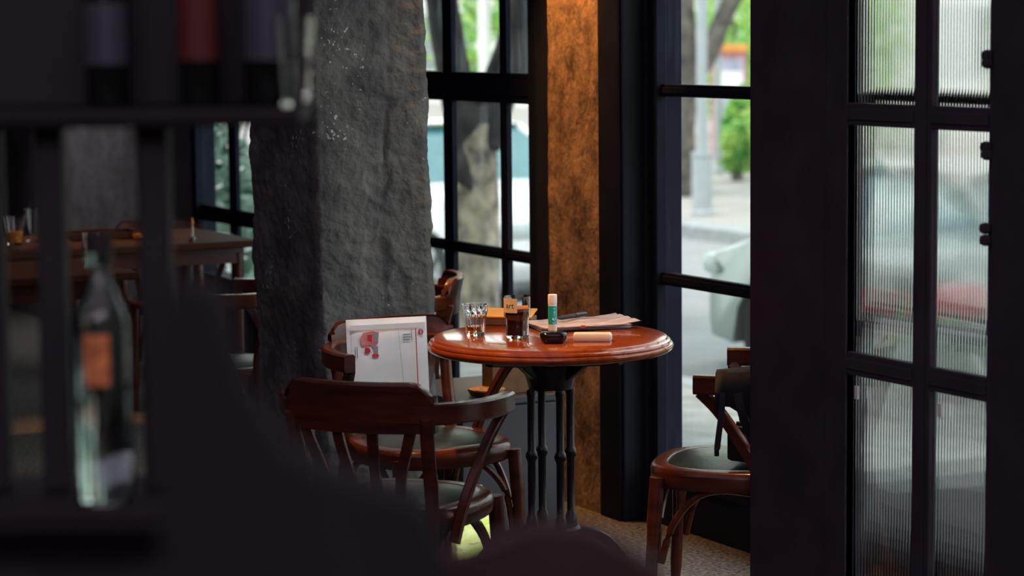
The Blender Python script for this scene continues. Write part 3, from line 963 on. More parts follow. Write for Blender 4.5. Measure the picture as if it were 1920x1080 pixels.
# ------------------------------------------------------------------ chairs
def make_chair(label):
    """bentwood armchair, front = +y"""
    c = empty('bentwood_armchair', (0, 0, 0), 0, label, 'chair', None)
    # seat ring
    def sup(rx, ry, n=44, e=2.7):
        out = []
        for k in range(n):
            a = 2 * PI * k / n
            ca, sa = math.cos(a), math.sin(a)
            out.append((rx * math.copysign(abs(ca) ** (2 / e), ca), ry * math.copysign(abs(sa) ** (2 / e), sa)))
        return out
    b = MB()
    rows = []
    for rx, ry, z in ((0.165, 0.16, 0.394), (0.205, 0.20, 0.391), (0.211, 0.206, 0.399), (0.213, 0.208, 0.428), (0.208, 0.203, 0.438), (0.198, 0.193, 0.443), (0.17, 0.165, 0.443), (0.165, 0.16, 0.436)):
        rows.append([Vector((x, y, z)) for x, y in sup(rx, ry)])
    b.grid(rows, closed_u=True, closed_v=True)
    b.build('seat_frame', M['wood'], c, True, 50)
    b = MB()
    rows = []
    for k in range(9):
        t = k / 8
        rows.append([Vector((x, y, 0.438 + 0.024 * math.cos(t * PI / 2) ** 0.8)) for x, y in sup(0.004 + 0.174 * t, 0.004 + 0.169 * t)])
    rows.append([Vector((x, y, 0.415)) for x, y in sup(0.176, 0.171)])
    vs = b.grid(rows, closed_u=True)
    b.cap(list(reversed(vs[0])))
    b.cap(vs[-1])
    b.build('seat_cushion', M['leather'], c, True, 60)
    # legs
    for s in (-1, 1):
        MB().tube(spline([(s * 0.192, 0.188, 0), (s * 0.184, 0.178, 0.22), (s * 0.176, 0.166, 0.42)], 5), [0.013] * 3 + [0.016] * 4 + [0.019] * 4, 12).build('leg', M['wood'], c, True)
        MB().tube(spline([(s * 0.185, -0.245, 0), (s * 0.172, -0.20, 0.22), (s * 0.165, -0.172, 0.44), (s * 0.168, -0.195, 0.56), (s * 0.175, -0.222, 0.67)], 5), [0.013] * 4 + [0.017] * 17, 12).build('leg', M['wood'], c, True)
        # arm support
        MB().tube(spline([(s * 0.196, -0.12, 0.36), (s * 0.214, -0.085, 0.47), (s * 0.240, -0.01, 0.595), (s * 0.256, 0.042, 0.654)], 6), 1.0, flat=(0.011, 0.014), upv=(0, 1, 0.3)).build('arm_support', M['wood'], c, True)
        # side brace
        MB().tube(spline([(s * 0.180, 0.155, 0.20), (s * 0.176, 0.125, 0.30), (s * 0.172, 0.06, 0.375), (s * 0.168, -0.03, 0.39), (s * 0.168, -0.12, 0.36), (s * 0.172, -0.18, 0.24)], 5), 0.0095, 8).build('brace', M['wood'], c, True)
    MB().tube(spline([(-0.165, 0.170, 0.20), (-0.145, 0.165, 0.31), (-0.08, 0.158, 0.385), (0, 0.156, 0.402), (0.08, 0.158, 0.385), (0.145, 0.165, 0.31), (0.165, 0.170, 0.20)], 5), 0.0095, 8).build('brace', M['wood'], c, True)
    # arm loop
    P = spline([(-0.262, 0.055, 0.674), (-0.266, -0.01, 0.674), (-0.250, -0.10, 0.675), (-0.195, -0.19, 0.676), (-0.10, -0.235, 0.677), (0, -0.247, 0.677),
                (0.10, -0.235, 0.677), (0.195, -0.19, 0.676), (0.250, -0.10, 0.675), (0.266, -0.01, 0.674), (0.262, 0.055, 0.674)], 5)
    MB().tube(P, 1.0, flat=(0.017, 0.024)).build('arm_loop', M['wood'], c, True, 30)
    # back rest
    b = MB()
    out, inn = [], []
    nt = 24
    for i in range(nt + 1):
        t = -1 + 2 * i / nt
        x = 0.192 * t
        y = -0.255 + 0.055 * t * t
        zt = 0.752 - 0.045 * (max(0, abs(t) - 0.74) / 0.26) ** 2.2
        nrm = Vector((-2 * 0.055 * t / 0.182, 1, 0)).normalized()
        prof = [(0.632, 0.0), (0.690, -0.004), (0.72, -0.010), (zt - 0.006, -0.016 if zt > 0.73 else -0.014), (zt, -0.012)]
        out.append([Vector((x, y + dy - 0.009, z)) for z, dy in prof] + [Vector((x, y + dy + 0.011, z)) for z, dy in reversed(prof)])
    vs = b.grid(out, closed_u=True)
    b.cap(list(reversed(vs[0])))
    b.cap(vs[-1])
    b.build('backrest', M['wood'], c, True, 40)
    for t in (-0.66, -0.22, 0.22, 0.66):
        MB().tube(spline([(0.135 * t, -0.172, 0.44), (0.15 * t, -0.200, 0.52), (0.19 * t, -0.232 + 0.03 * t * t, 0.60), (0.21 * t, -0.242 + 0.04 * t * t, 0.645)], 4), 1.0, flat=(0.013, 0.006), upv=(0, 1, 0)).build('slat', M['wood'], c, True)
    return c


chair1 = make_chair('wooden armchair against the grey column, white mailer leaning on its back')
chair1.location = (2.885, 5.875, 0)
chair1.rotation_euler = (0, 0, PI + R(2))


def put_chair(x, y, fx, fy, label):
    c = copy_tree(chair1)
    c.location = (x, y, 0)
    c.rotation_euler = (0, 0, math.atan2(fy, fx) - PI / 2)
    c['label'] = label
    return c


chair2 = put_chair(2.475, 5.195, 0.78, 0.625, 'wooden armchair turned to the round table, its dark back towards the viewer')
chair3 = put_chair(3.418, 5.175, -0.74, 0.672, 'wooden armchair beside the tall window with a black camera on its seat')
chair4 = put_chair(3.36, 7.19, -0.9, 0.42, 'wooden armchair half hidden by the grey column, near the streaked window')
chair5 = put_chair(3.52, 9.62, -0.15, -1.0, 'orange-lit armchair behind the long far table')
chair6 = put_chair(2.98, 7.62, -0.75, 0.66, 'wooden armchair at the small far table, mostly hidden by the column')

# ------------------------------------------------------------------ round table
tb = empty('round_table', (3.075, 5.525, 0), 0, 'round lacquered cafe table with a moulded edge and black iron pedestal', 'table')
prof = [(0.02, 0.716), (0.296, 0.716), (0.300, 0.712), (0.314, 0.712), (0.321, 0.716), (0.3245, 0.722), (0.325, 0.727), (0.3225, 0.7315), (0.317, 0.733), (0.3185, 0.736), (0.3165, 0.7405), (0.310, 0.743), (0.3085, 0.7455),
        (0.307, 0.7485), (0.303, 0.750), (0.15, 0.750), (0.02, 0.750)]
MB().lathe(prof, 96).build('tabletop', M['table'], tb, True, 35)
b = MB().lathe([(0.16, 0.712), (0.20, 0.706), (0.20, 0.700), (0.085, 0.694), (0.072, 0.66), (0.062, 0.628), (0.058, 0.61), (0.02, 0.606)], 24)
for k in range(4):
    a = k * PI / 2 + 0.35
    b.tube([(0.05 * math.cos(a), 0.05 * math.sin(a), 0.64), (0.12 * math.cos(a), 0.12 * math.sin(a), 0.69), (0.24 * math.cos(a), 0.24 * math.sin(a), 0.705)], 1.0, flat=(0.012, 0.012))
b.build('top_bracket', M['iron'], tb, True, 30)
for k in range(4):
    a = k * PI / 2 + R(-4)
    x, y = 0.057 * math.cos(a), 0.057 * math.sin(a)
    b = MB().lathe([(0.011, 0.61), (0.013, 0.60), (0.0105, 0.59), (0.0105, 0.45), (0.012, 0.447), (0.015, 0.441), (0.016, 0.434), (0.015, 0.427), (0.012, 0.421), (0.0105, 0.418), (0.0105, 0.275), (0.014, 0.268), (0.016, 0.255), (0.016, 0.242)], 14, (x, y, 0))
    b.build('column', M['iron'], tb, True)
b = MB().lathe([(0.02, 0.225), (0.075, 0.228), (0.078, 0.236), (0.07, 0.243), (0.02, 0.244)], 24)
b.build('lower_plate', M['iron'], tb, True)
for k in range(4):
    a = k * PI / 2 + R(-25)
    ca, sa = math.cos(a), math.sin(a)
    P = spline([(0.05 * ca, 0.05 * sa, 0.228), (0.14 * ca, 0.14 * sa, 0.205), (0.22 * ca, 0.22 * sa, 0.11), (0.27 * ca, 0.27 * sa, 0.03), (0.31 * ca, 0.31 * sa, 0.012)], 6)
    MB().tube(P, 1.0, flat=(0.016, 0.012)).build('foot', M['iron'], tb, True)

# ------------------------------------------------------------------ things on the round table
TZ = 0.7505
# rocks glass, faceted
g = empty('rocks_glass', (2.904, 5.623, TZ), 0, 'faceted tumbler with a little amber drink on the round table', 'glass')
def facets(a, z):
    if z > 0.066:
        return 1.0
    return 1.0 - 0.05 * abs(math.sin(a * 6)) * (1 if z < 0.062 else 0.4)
outp = [(0.012, 0.0), (0.0235, 0.0), (0.0252, 0.003), (0.0258, 0.016), (0.0290, 0.045), (0.0315, 0.060), (0.0335, 0.067), (0.0352, 0.084)]
inp = [(0.0338, 0.084), (0.0318, 0.068), (0.0288, 0.056), (0.0262, 0.040), (0.0226, 0.012), (0.010, 0.010)]
b = MB()
rows = []
for r_, z in outp:
    rows.append([Vector((r_ * facets(2 * PI * k / 72, z) * math.cos(2 * PI * k / 72), r_ * facets(2 * PI * k / 72, z) * math.sin(2 * PI * k / 72), z)) for k in range(72)])
for r_, z in inp:
    rows.append([Vector((r_ * math.cos(2 * PI * k / 72), r_ * math.sin(2 * PI * k / 72), z)) for k in range(72)])
vs = b.grid(rows, closed_u=True)
b.cap(list(reversed(vs[0])))
b.cap(vs[-1])
b.build('tumbler', M['glass'], g, True, 30)
MB().lathe([(0.010, 0.0103), (0.0222, 0.0125), (0.0236, 0.026), (0.0020, 0.026)], 40).build('drink', M['whisky'], g, True)

# coffee glass
g = empty('coffee_glass', (2.982, 5.534, TZ), 0, 'straight glass of iced black coffee with a cream paper label', 'glass')
outp = [(0.015, 0), (0.0285, 0.0), (0.0302, 0.003), (0.0302, 0.045), (0.0308, 0.050), (0.0352, 0.058), (0.0355, 0.062), (0.0355, 0.109)]
inp = [(0.0338, 0.109), (0.0338, 0.063), (0.0332, 0.059), (0.0292, 0.051), (0.0286, 0.046), (0.0286, 0.008), (0.012, 0.006)]
MB().lathe(outp + inp, 56).build('tumbler', M['glass'], g, True, 30)
MB().lathe([(0.012, 0.0065), (0.0281, 0.0085), (0.0281, 0.046), (0.0287, 0.051), (0.0325, 0.0585), (0.0333, 0.063), (0.0333, 0.070), (0.002, 0.070)], 40).build('coffee', M['coffee'], g, True, 40)
MB().lathe([(0.002, 0.0702), (0.0332, 0.0702), (0.0333, 0.078), (0.002, 0.079)], 40).build('coffee_foam', M['foam'], g, True, 40)
# label on the camera-left half of the upper band
to_cam = math.atan2(-5.534, -2.982)
b = MB()
ra = 0.0358
A = [to_cam - R(78) + R(78) * k / 12 for k in range(13)]
rows = [[Vector((rr * math.cos(a), rr * math.sin(a), z)) for a in A] for rr, z in ((ra, 0.068), (ra, 0.106), (ra + 0.0003, 0.106), (ra + 0.0003, 0.068))]
b.grid(rows, closed_v=True)
lab = b.build('paper_label', M['creamlabel'], g, True)
tm = text_obj('lettering', 'art', 0.021, 0.0002, M['darkink'], lab, Matrix.Identity(4))
for v in tm.data.vertices:
    a = to_cam - R(33) + v.co.x / ra
    rr = ra + 0.0005 + v.co.z
    v.co = Vector((rr * math.cos(a), rr * math.sin(a), 0.0865 + v.co.y))

# glue stick
g = empty('glue_stick', (3.060, 5.484, TZ), 0, 'upright glue stick with white cap and teal label on the table', 'glue stick')
MB().lathe([(0.004, 0), (0.0112, 0.0), (0.0116, 0.002), (0.0116, 0.018), (0.010, 0.019)], 28).build('turning_base', M['whitep'], g, True, 40)
MB().lathe([(0.004, 0.019), (0.0112, 0.0195), (0.0115, 0.021), (0.0115, 0.088), (0.004, 0.088)], 28).build('barrel', M['whitep'], g, True, 40)
lab = MB().lathe([(0.0112, 0.035), (0.0117, 0.0355), (0.0117, 0.0835), (0.0112, 0.084)], 28).build('teal_sleeve', M['teal'], g, True, 40)
MB().lathe([(0.004, 0.088), (0.0117, 0.0885), (0.0120, 0.091), (0.0120, 0.1115), (0.0112, 0.1135), (0.004, 0.114)], 28).build('cap', M['whitep'], g, True, 40)
tcg = math.atan2(-5.484, -3.06)
b = MB()
ring = []
for k in range(20):
    u = 2 * PI * k / 20
    a = tcg + R(18) + 0.42 * math.cos(u)
    ring.append(Vector((0.0119 * math.cos(a), 0.0119 * math.sin(a), 0.050 + 0.0035 * math.sin(u))))
b.cap([b.b.verts.new(p) for p in ring])
for z0, z1, a0, a1 in ((0.040, 0.0408, 0.0, 0.7), (0.0375, 0.0383, 0.0, 0.6)):
    A = [tcg + a0 + (a1 - a0) * k / 4 for k in range(5)]
    b.grid([[Vector((0.0119 * math.cos(a), 0.0119 * math.sin(a), z)) for a in A] for z in (z0, z1)])
for k in range(5):
    z0 = 0.058 + k * 0.0045
    A = [tcg + 0.22 + 0.14 * (k % 2), tcg + 0.42 + 0.1 * (k % 3)]
    b.grid([[Vector((0.0119 * math.cos(a), 0.0119 * math.sin(a), z)) for a in A] for z in (z0, z0 + 0.0022)])
b.build('print', M['whitep'], lab)

# small black case
g = empty('earphone_case', (3.009, 5.389, TZ), R(-28), 'small glossy black oval case on the table, before the glue stick', 'case')
def rrect(hx, hy, r_, n=6):
    out = []
    for cx, cy, a0 in ((hx - r_, hy - r_, 0), (-hx + r_, hy - r_, 90), (-hx + r_, -hy + r_, 180), (hx - r_, -hy + r_, 270)):
        for k in range(n + 1):
            a = R(a0 + 90 * k / n)
            out.append((cx + r_ * math.cos(a), cy + r_ * math.sin(a)))
    return out
def rounded_slab(layers, r_, n=6):
    b = MB()
    rows = [[Vector((x, y, z)) for x, y in rrect(hx, hy, min(r_, hx - 1e-4, hy - 1e-4), n)] for hx, hy, z in layers]
    vs = b.grid(rows, closed_u=True)
    b.cap(list(reversed(vs[0])))
    b.cap(vs[-1])
    return b
rounded_slab([(0.024, 0.017, 0), (0.031, 0.023, 0.004), (0.0345, 0.026, 0.014), (0.0345, 0.026, 0.017)], 0.018).build('base', M['black'], g, True, 50)
rounded_slab([(0.0345, 0.026, 0.0175), (0.0350, 0.0265, 0.021), (0.033, 0.0245, 0.026), (0.028, 0.019, 0.029)], 0.018).build('lid', M['black'], g, True, 50)

# cream block (power bank)
g = empty('power_bank', (3.110, 5.363, TZ), R(-33), 'cream rounded power bank lying on the front of the table', 'power bank')
rounded_slab([(0.046, 0.015, 0), (0.049, 0.0175, 0.003), (0.0495, 0.018, 0.018), (0.047, 0.016, 0.0215)], 0.006).build('shell', M['cream'], g, True, 50)
MB().box((0.0425, -0.0155, 0.003), (0.0505, 0.0155, 0.0185), 0.003).build('end_cap', M['whitep'], g, True)
MB().box((0.0503, -0.0008, 0.004), (0.0508, 0.0008, 0.0175)).build('seam', M['teal'], g)

# flat kraft box at the back of the table
g = empty('kraft_box', (3.115, 5.800, TZ), R(-40), 'flat yellow kraft box with its lid ajar behind the coffee glass on the table', 'box')
MB().box((-0.095, -0.045, 0), (0.055, 0.045, 0.020), 0.002).build('tray', M['kraft'], g)
MB().box((-0.097, 0, -0.002), (0.057, 0.094, 0.003), 0.0015).xform(Matrix.Translation((0, -0.047, 0.022)) @ Matrix.Rotation(R(8), 4, 'X')).build('lid', M['kraft_yellow'], g)

# papers in a plastic sleeve
g = empty('document_stack', (3.225, 5.640, TZ), R(-8), 'untidy stack of papers in a clear plastic sleeve on the table', 'documents')
for k in range(5):
    b = MB()
    rows = []
    for i in range(9):
        x = -0.125 + 0.25 * i / 8
        rows.append([Vector((x, y, 0.002 + k * 0.0022 + 0.0011 * math.sin(i * 1.3 + k * 2 + y * 30) * (1 if k else 0.2) + 0.0012)) for y in (-0.085, -0.04, 0, 0.04, 0.085)])
    vs = b.grid(rows)
    bmesh.ops.solidify(b.b, geom=b.b.faces[:], thickness=-0.0008)
    b.xform(Matrix.Rotation(R(rnd.uniform(-7, 7)), 4, 'Z'))
    b.build('paper', M['paper'], g, True)
b = MB()
rows = []
for i in range(19):
    x = -0.132 + 0.282 * i / 18
    rows.append([Vector((x, -0.095 + 0.19 * j / 12, 0.0145 + 0.003 * noise.noise(Vector((x * 22, j * 0.8, 3))) + (0.006 * ((i - 14) / 4) if i > 14 else 0) * (1 + 0.6 * noise.noise(Vector((j * 0.7, 1, 2)))))) for j in range(13)])
b.grid(rows)
bmesh.ops.solidify(b.b, geom=b.b.faces[:], thickness=-0.0006)
b.build('plastic_sleeve', M['film'], g, True, 60)
MB().box((-0.03, -0.0985, 0.010), (-0.018, -0.0955, 0.0165)).build('red_mark', M['red'], g)

# pen on the papers
P0, P1 = Vector((3.165, 5.650, TZ + 0.0262)), Vector((3.285, 5.700, TZ + 0.0262))
g = empty('pen', P0, math.atan2(P1.y - P0.y, P1.x - P0.x), 'thick black pen lying on the plastic sleeve of papers', 'pen')
b = MB().lathe([(0.001, 0), (0.004, 0.01), (0.0062, 0.022), (0.0066, 0.08), (0.006, 0.082)], 14)
b.xform(Matrix.Rotation(PI / 2, 4, 'Y')).build('barrel', M['blackmatte'], g, True)
b = MB().lathe([(0.0072, 0.081), (0.0074, 0.085), (0.0072, 0.128), (0.004, 0.131)], 14)
b.xform(Matrix.Rotation(PI / 2, 4, 'Y')).build('cap', M['black'], g, True)

# ------------------------------------------------------------------ white mailer on chair 1
g = empty('courier_mailer', (2.834, 6.005, 0.462), R(-9), 'large white poly mailer with red print leaning on the chair back', 'envelope')
b = MB()
rows = []
nx, nz = 18, 20
for side in (1, -1):
    for k in range(nz + 1):
        z = 0.300 * k / nz
        row = []
        for i in range(nx + 1):
            x = -0.116 + 0.232 * i / nx
            e = min(1, min(i, nx - i) / 2.5, min(k, nz - k) / 2.5)
            y = -side * (0.0007 + 0.008 * e + 0.003 * e * noise.noise(Vector((x * 14, side, z * 11))))
            row.append(Vector((x, y, z)))
        rows.append(row)
vs = [[b.b.verts.new(p) for p in r_] for r_ in rows]
for base in (0, nz + 1):
    for k in range(nz):
        for i in range(nx):
            b.b.faces.new([vs[base + k][i], vs[base + k][i + 1], vs[base + k + 1][i + 1], vs[base + k + 1][i]])
lp = []
def border(base):
    return [vs[base][i] for i in range(nx + 1)] + [vs[base + k][nx] for k in range(1, nz + 1)] + [vs[base + nz][i] for i in range(nx - 1, -1, -1)] + [vs[base + k][0] for k in range(nz - 1, 0, -1)]
A, Bq = border(0), border(nz + 1)
for i in range(len(A)):
    j = (i + 1) % len(A)
    b.b.faces.new([A[i], A[j], Bq[j], Bq[i]])
TILT = Matrix.Rotation(R(-6), 4, 'X')
b.xform(TILT)
mail = b.build('pouch', M['poly'], g, True, 60)


def decal(name, shapes, m, y=-0.0135):
    """flat print on the front of the mailer; shapes are polygons in (x, z)"""
    b = MB()
    for pts in shapes:
        f = [b.b.verts.new((x, y, z)) for x, z in pts]
        bk = [b.b.verts.new((x, y + 0.0006, z)) for x, z in pts]
        b.cap(f)
        b.cap(list(reversed(bk)))
        for i in range(len(f)):
            j = (i + 1) % len(f)
            b.cap([f[i], bk[i], bk[j], f[j]])
    b.xform(TILT)
    return b.build(name, m, g)


def rect(x0, x1, z0, z1):
    return [(x0, z0), (x1, z0), (x1, z1), (x0, z1)]


def oval(cx, cz, rx, rz_, n=20):
    return [(cx + rx * math.cos(2 * PI * k / n), cz + rz_ * math.sin(2 * PI * k / n)) for k in range(n)]


decal('red_line', [rect(0.079, 0.0815, 0.02, 0.268)], M['red'])
decal('fold_line', [[(0.028, 0.287), (0.0285, 0.287), (0.046, 0.01), (0.0455, 0.01)], rect(-0.1065, -0.106, 0.01, 0.28)], M['greyink'])
decal('round_emblem', [oval(0.0945, 0.257, 0.0075, 0.0085)], M['red'])
decal('emblem_strokes', [rect(0.0915, 0.0975, 0.258, 0.2595), rect(0.0915, 0.0975, 0.2535, 0.255), rect(0.0938, 0.0952, 0.250, 0.264)], M['whitep'], -0.0142)
decal('faded_print', [[(-0.078, 0.225), (-0.050, 0.228), (-0.044, 0.215), (-0.030, 0.232), (-0.026, 0.262), (-0.045, 0.266), (-0.072, 0.262), (-0.082, 0.245)]], M['pinkred'])
decal('red_print', [[(-0.070, 0.207), (-0.060, 0.203), (-0.052, 0.210), (-0.055, 0.220), (-0.068, 0.222)], oval(-0.039, 0.198, 0.010, 0.006), [(-0.060, 0.24), (-0.048, 0.236), (-0.046, 0.256), (-0.06, 0.256)]], M['red'], -0.0140)
decal('grey_print', [rect(-0.044, -0.031, 0.203, 0.224), rect(-0.040, -0.03, 0.236, 0.262)], M['greyink'], -0.0143)
decal('text_lines', [rect(-0.097, -0.0945, 0.195, 0.225), rect(-0.0915, -0.089, 0.195, 0.225)], M['greyink'])
decal('grey_stamp', [rect(0.043, 0.0655, 0.250, 0.2535), rect(0.043, 0.0655, 0.243, 0.2465), rect(0.043, 0.062, 0.236, 0.2395), rect(0.067, 0.069, 0.236, 0.266)], M['greyink'])
decal('foot_print', [rect(-0.088, -0.048, 0.022, 0.036), rect(-0.088, -0.060, 0.010, 0.016)], M['darkink'])
decal('clear_tape', [rect(-0.108, 0.108, 0.270, 0.284)], M['tape'], -0.0138)

# ------------------------------------------------------------------ cabinet, cartons and cork mat behind the table
g = empty('low_cabinet', (3.40, 6.62, 0), 0, 'low slate grey cabinet standing between the round table and the windows', 'cabinet')
MB().box((-0.155, -0.215, 0.02), (0.185, 0.21, 0.425), 0.003).build('carcass', M['cab'], g)
MB().box((-0.16, -0.24, 0.425), (0.19, 0.215, 0.447), 0.003).build('top', M['cab'], g)
MB().box((-0.15, -0.235, 0.03), (0.18, -0.214, 0.42), 0.003).build('door', M['cab'], g)
MB().box((-0.145, -0.20, 0), (0.175, 0.20, 0.022)).build('plinth', M['blackmatte'], g)

g = empty('cardboard_box', (3.475, 6.47, 0.448), 0, 'brown cardboard carton standing on the low grey cabinet', 'box')
MB().box((-0.095, -0.035, 0), (0.095, 0.035, 0.125), 0.002).build('carton', M['kraft'], g)
MB().box((-0.095, -0.036, 0.1245), (0.095, 0.0, 0.1275), 0.001).build('flap', M['kraft'], g)
MB().box((-0.095, 0.001, 0.1245), (0.095, 0.036, 0.1275), 0.001).build('flap', M['kraft'], g)

g = empty('kraft_packet', (3.565, 6.405, 0.448), R(-20), 'small tan kraft packet at the right end of the low cabinet', 'packet')
MB().box((-0.014, -0.009, 0), (0.014, 0.009, 0.030), 0.003).build('packet', M['kraft_yellow'], g)
MB().box((-0.013, -0.002, 0.0295), (0.013, 0.002, 0.035)).build('fold', M['kraft_yellow'], g)

g = empty('cork_mat', (3.362, 6.436, 0.448), 0, 'round cork mat in a dark dish on the low cabinet', 'mat')
MB().lathe([(0.03, 0), (0.052, 0.004), (0.060, 0.018), (0.058, 0.022), (0.052, 0.019)], 36).build('dish', M['wood_dark'], g, True)
MB().lathe([(0.004, 0.0185), (0.055, 0.0195), (0.055, 0.0225), (0.004, 0.0245)], 36).build('cork', M['cork'], g, True, 40)

# added shiny pouch, stands in for an unidentified bright green patch
g = empty('green_standin', (3.19, 6.22, 0), R(5), 'bright green and yellow shiny pouch added for an unidentified bright patch behind the chairs', 'bag')
b = MB()
rows = []
for k in range(11):
    t = k / 10
    z = 0.20 * t
    wv = 0.088 * (1 - 0.12 * t)
    dp = 0.038 * (1 - t) + 0.004
    ring = []
    for i in range(24):
        a = 2 * PI * i / 24
        p = Vector((wv * math.copysign(abs(math.cos(a)) ** 0.5, math.cos(a)), dp * math.copysign(abs(math.sin(a)) ** 0.6, math.sin(a)) + 0.035 * t, z))
        p += Vector((0, 1, 0)) * 0.008 * noise.noise(p * 30) * (1 - t * 0.5)
        ring.append(p)
    rows.append(ring)
vs = b.grid(rows, closed_u=True)
b.cap(list(reversed(vs[0])))
b.cap(vs[-1])
b.build('pouch', M['standin_foil'], g, True, 60)
MB().box((-0.062, 0.030, 0.198), (0.062, 0.042, 0.214), 0.002).build('standin_edge', M['standin_foil'], g)

# ------------------------------------------------------------------ camera with strap on chair 3
g = empty('camera', (3.40, 5.06, 0.463), R(20), 'black camera standing on the seat of the chair by the tall window', 'camera')
MB().box((-0.07, -0.03, 0.0), (0.07, 0.03, 0.092), 0.010).build('body', M['blackmatte'], g, True)
MB().box((-0.028, -0.026, 0.090), (0.028, 0.026, 0.125), 0.012).build('viewfinder_hump', M['blackmatte'], g, True)
b = MB().lathe([(0.036, 0.03), (0.038, 0.045), (0.038, 0.10), (0.034, 0.105), (0.030, 0.102), (0.026, 0.09)], 24)
b.xform(Matrix.Translation((0, 0, 0.048)) @ Matrix.Rotation(PI / 2, 4, 'X')).build('lens', M['black'], g, True)
MB().lathe([(0.008, 0.092), (0.009, 0.094), (0.009, 0.102), (0.006, 0.104)], 14, (0.048, 0, 0)).build('shutter_dial', M['chrome'], g, True)
MB().lathe([(0.010, 0.092), (0.011, 0.094), (0.011, 0.100), (0.006, 0.101)], 14, (-0.048, 0, 0)).build('mode_dial', M['blackmatte'], g, True)

# strap bag hanging over the arm of chair 3: built along picture directions around the near arm
sb = empty('strap_bag', (3.19, 5.02, 0), 0, 'dark cloth with loose black straps draped over the chair arm', 'strap')
fd = Vector((-0.755, 0.655, 0))
def sp(a, z, o_=0.0):
    """a metres along picture right from the arm end, o_ towards the viewer"""
    v = -fd * a + Vector((-0.655, -0.755, 0)) * o_
    return (v.x, v.y, z)


def ribbon(pts, w_, t_=0.0035, n=5, tw=(0, 0, 1)):
    return MB().tube(spline(pts, n), 1.0, flat=(w_, t_), upv=tw)

# ------------------------------------------------------------------ tables in the far part of the room
def plain_table(name, x0, x1, y0, y1, label):
    t = empty(name, ((x0 + x1) / 2, (y0 + y1) / 2, 0), 0, label, 'table')
    hx, hy = (x1 - x0) / 2, (y1 - y0) / 2
    MB().box((-hx, -hy, 0.722), (hx, hy, 0.75), 0.006).build('tabletop', M['far_wood'], t)
    MB().box((-hx + 0.05, -hy + 0.05, 0.66), (hx - 0.05, hy - 0.05, 0.722)).build('apron', M['wood_dark'], t)
    for sx_ in (-1, 1):
        for sy_ in (-1, 1):
            MB().tube([(sx_ * (hx - 0.07), sy_ * (hy - 0.07), 0), (sx_ * (hx - 0.07), sy_ * (hy - 0.07), 0.70)], [0.018, 0.024], 10).build('leg', M['wood_dark'], t, True)
    return t


plain_table('long_table', 2.2, 3.56, 8.70, 9.40, 'long dark wooden table with glasses on it, far in the room')
plain_table('small_table', 2.05, 2.74, 7.78, 8.36, 'small dark wooden table with one tall tumbler, before the long table')


def tumbler(name, loc, r0, r1, h, label, fill=None, fh=0.0, straw=False, cat='glass'):
    g = empty(name, loc, 0, label, cat)
    t = 0.0018
    MB().lathe([(r0 * 0.5, 0), (r0, 0), (r1, h), (r1 - t, h), (r0 - t, 0.006), (r0 * 0.4, 0.006)], 32).build('tumbler', M['glass'], g, True, 35)
    if fill:
        rf = r0 + (r1 - r0) * fh / h
        MB().lathe([(r0 * 0.4, 0.0065), (r0 - t * 1.3, 0.0068), (rf - t * 1.3, fh), (0.002, fh)], 28).build('drink', fill, g, True, 35)
    if straw:
        MB().tube([(0.0, 0.0, 0.01), (r1 * 0.6, r1 * -0.2, h * 0.9), (-0.0 + r1 * 1.5, -0.01, h * 1.6)][::1], 0.0035, 8).build('straw', M['blackmatte'], g, True)
    return g


M['orange_drink'] = mat('orange_drink', (0.75, 0.30, 0.07), rough=0.15, var=0.25, scale=60)
tumbler('drink_glass', (2.690, 9.06, TZ), 0.030, 0.046, 0.105, 'glass with pale orange drink and black straw at the left border', M['orange_drink'], 0.05, True)
tumbler('drink_glass', (2.80, 9.17, TZ), 0.028, 0.034, 0.125, 'tall empty glass next to the orange drink on the long table')
tumbler('tall_tumbler', (2.649, 8.012, TZ), 0.024, 0.031, 0.118, 'ribbed clear tumbler standing on the small far table')
g = empty('serving_tray', (3.06, 9.12, TZ), R(-5), 'shallow wooden tray on the long far table, lit orange', 'tray')
MB().box((-0.14, -0.10, 0), (0.14, 0.10, 0.008)).build('tray_base', M['wood'], g)
for lo, hi in (((-0.14, -0.10, 0), (0.14, -0.088, 0.028)), ((-0.14, 0.088, 0), (0.14, 0.10, 0.028)), ((-0.14, -0.088, 0), (-0.128, 0.088, 0.028)), ((0.128, -0.088, 0), (0.14, 0.088, 0.028))):
    MB().box(lo, hi, 0.002).build('rim', M['wood'], g)
g = empty('candle', (3.318, 8.80, TZ), 0, 'thin orange tipped candle in a small holder on the long table', 'candle')
MB().lathe([(0.006, 0), (0.014, 0), (0.014, 0.010), (0.0075, 0.016), (0.006, 0.016)], 16).build('holder', M['chrome'], g, True)
MB().lathe([(0.002, 0.014), (0.0045, 0.015), (0.0042, 0.060), (0.002, 0.060)], 12).build('wax', M['cream'], g, True)
MB().lathe([(0.002, 0.060), (0.0065, 0.064), (0.006, 0.078), (0.001, 0.092)], 12).build('orange_tip', M['sign_orange'], g, True)
g = empty('amber_jar', (3.17, 8.98, TZ), 0, 'low amber glass jar beside the tray on the long table', 'jar')
MB().lathe([(0.012, 0), (0.026, 0), (0.028, 0.004), (0.028, 0.026), (0.024, 0.030), (0.022, 0.026), (0.010, 0.006)], 24).build('jar', M['whisky'], g, True, 40)
MB().lathe([(0.002, 0.008), (0.020, 0.008), (0.021, 0.02), (0.002, 0.02)], 20).build('wax', M['cream'], g, True)

# ------------------------------------------------------------------ near partition with bottles (out of focus)
PF = empty('bar_partition', (0.4726 * 2.76, 0.8813 * 2.76, 0), R(-28.2), 'dark bar partition with slim uprights and a shelf of bottles at the left', 'partition')
